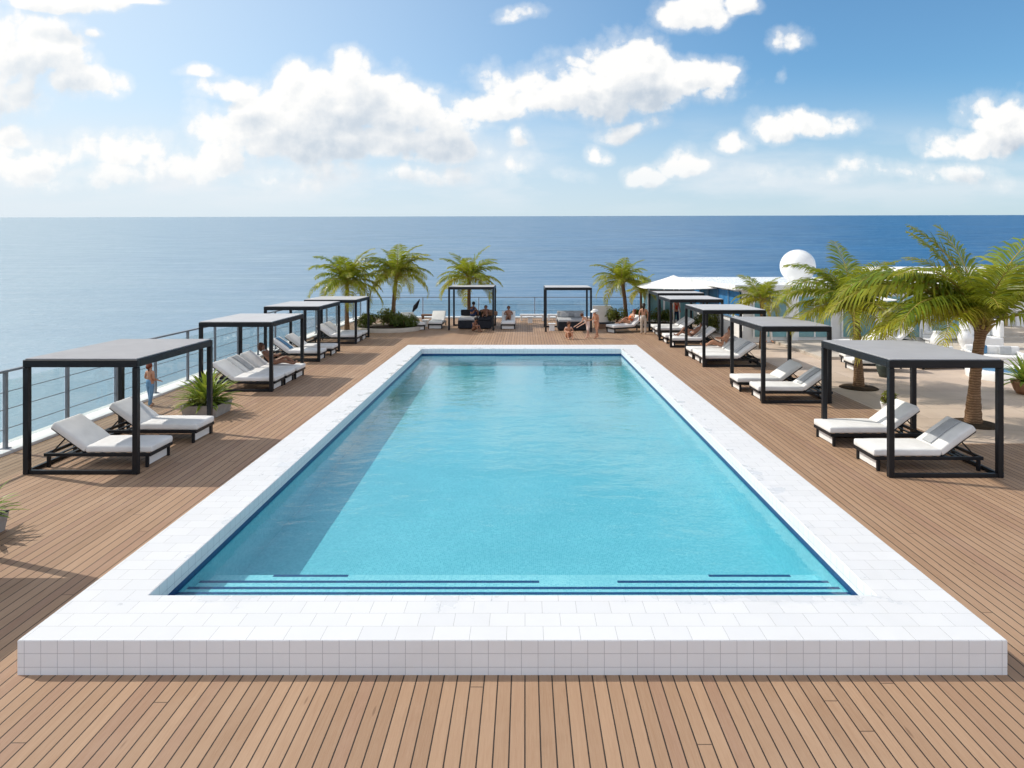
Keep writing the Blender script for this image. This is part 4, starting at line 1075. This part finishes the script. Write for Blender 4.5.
PXc = n.m('DIVIDE', s[0], yy); el = n.m('DIVIDE', s[2], yy)
P = n.comb(PXc, el, 0.)
# clear air: the physical sky, paler towards the sun and the horizon
hz = n.ramp(el, .045, .30, 1., 0., True)
hz = n.m('MULTIPLY', hz, n.ramp(PXc, -.8, .8, .88, .66))
glow = n.m('MULTIPLY', n.ramp(PXc, -1.2, .5, 1., 0., True), n.ramp(el, .0, 1.2, .86, .74))
front = n.ramp(s[1], .0, .15)
skyc = n.v('MULTIPLY', sky.outputs[0], SKYK)
skyc = n.mix(n.m('MULTIPLY', hz, front), skyc, c4((.68,.775,.86)))
skyc = n.mix(n.m('MULTIPLY', glow, front), skyc, c4((.80,.87,.93)))
low = n.noise(n.v('MULTIPLY', P, (4., 15., 0.)), 1., 5., .55, dim='2D')                       # hazy bank of low cloud
low = n.m('MULTIPLY', n.ramp(low, .38, .66), n.m('MULTIPLY', n.ramp(el, .06, .10), n.ramp(el, .11, .24, 1., 0., True)))
skyc = n.mix(n.m('MULTIPLY', n.m('MULTIPLY', low, front), n.ramp(PXc, -.8, .8, .8, .45)), skyc, c4((.86,.90,.94)))
side_fill = n.m('MULTIPLY', n.ramp(PXc, -1.7, -.80, 1., 0., True), front)                       # extra sky glow added left of view, to brighten the sea
skyc = n.mix(side_fill, skyc, c4((3.4,3.3,3.1)))
up = n.m('MAXIMUM', n.ramp(el, .62, 1.1), n.ramp(s[1], .22, -.1))                              # bright veil added out of view overhead and behind, filling the shade
fill_veil = n.m('MULTIPLY', up, n.ramp(n.noise(G, 3.2, 4., .6), .3, .65, .55, .95))
fill_veil = n.m('MULTIPLY', fill_veil, n.ramp(s[2], -.05, .03))
skyc = n.mix(fill_veil, skyc, n.mix(n.ramp(s[1], .1, -.35), c4((.48,.50,.56)), c4((1.0,1.05,1.16))))
bg0 = n.node('ShaderNodeBackground'); n.set(bg0.inputs[0], skyc); bg0.inputs[1].default_value = 1.0
fade = n.ramp(el, .055, .15, .40, .98)
leftk = n.ramp(PXc, -.8, .75, 1., 0.)
shade = n.mix(leftk, c4((.50,.58,.68)), c4((.70,.77,.84)))
def cloudy(x0, x1, k):
    bl = [b_ for b_ in BL if b_[0]+b_[2]*1.6 > x0 and b_[0]-b_[2]*1.6 < x1]
    g = cloud_group(bl, 'cloud_field_%d' % k)
    def field(off):
        q_ = n.node('ShaderNodeGroup', node_tree=g); n.set(q_.inputs[0], n.v('ADD', P, off) if off else P); return q_.outputs
    D0 = field(None)[0]; D1 = field((-.010,.013,0.))[0]; A1 = field((-.030,.052,0.))[1]
    dens = n.m('MAXIMUM', n.ramp(D0, THR0, THR1, 0., 1., True), n.ramp(D0, -1.4, .0, 0., .36, True))
    dens = n.m('MULTIPLY', dens, fade)
    lit = n.m('MULTIPLY', n.m('SUBTRACT', D0, D1), .46)
    lit = n.m('ADD', lit, n.m('ADD', n.ramp(A1, -.4, .85, .93, .22), n.ramp(D0, -.2, .6, .25, 0.)), clamp=True)
    fin = n.mix(dens, skyc, n.mix(lit, shade, c4((1.03,1.02,1.0))))
    b_ = n.node('ShaderNodeBackground'); n.set(b_.inputs[0], fin); return b_.outputs[0]
cuts = [-60, 185, 480, 765, 1090]
cur = bg0.outputs[0]
inside = n.m('MULTIPLY', n.m('LESS_THAN', el, .46), n.m('GREATER_THAN', el, .03))
inside = n.m('MULTIPLY', inside, n.m('GREATER_THAN', s[1], .2))
for k in range(4):
    u0, u1 = (cuts[k]-CX)/F, (cuts[k+1]-CX)/F
    msk = n.m('MULTIPLY', n.m('MULTIPLY', n.m('GREATER_THAN', PXc, u0), n.m('LESS_THAN', PXc, u1)), inside)
    mx = n.node('ShaderNodeMixShader'); n.set(mx.inputs[0], msk); nt.links.new(cur, mx.inputs[1]); nt.links.new(cloudy(cuts[k], cuts[k+1], k), mx.inputs[2]); cur = mx.outputs[0]
nt.links.new(cur, wo.inputs[0])
w.cycles.sampling_method = 'MANUAL'; w.cycles.sample_map_resolution = 512

sl = bpy.data.lights.new('sun', 'SUN'); sl.energy = 3.55; sl.angle = R(.55); sl.color = (1., .94, .84)
so = bpy.data.objects.new('sun', sl); COL.objects.link(so); so.rotation_euler = (-SUN).to_track_quat('-Z', 'Y').to_euler(); so.location = (-20, 10, 40)

cam = bpy.data.cameras.new('camera'); co = bpy.data.objects.new('camera', cam); COL.objects.link(co)
co.location = (0, 0, H); co.rotation_euler = (R(90), 0, 0)
cam.sensor_width = 36.; cam.lens = F*36./1024.; cam.shift_x = -(CX-512)/1024.; cam.shift_y = -(384-CY)/1024.
cam.clip_start = .1; cam.clip_end = 200000.
sc.camera = co
sc.view_settings.view_transform = 'Standard'; sc.view_settings.look = 'None'; sc.view_settings.exposure = 0.; sc.view_settings.gamma = 1.
sc.view_settings.use_curve_mapping = False
sc.render.engine = 'CYCLES'
sc.cycles.use_denoising = True; sc.cycles.use_adaptive_sampling = True; sc.cycles.adaptive_threshold = .03; sc.cycles.adaptive_min_samples = 24
sc.cycles.max_bounces = 8; sc.cycles.transparent_max_bounces = 16; sc.cycles.caustics_reflective = False; sc.cycles.caustics_refractive = False
sc.cycles.sample_clamp_indirect = 6.
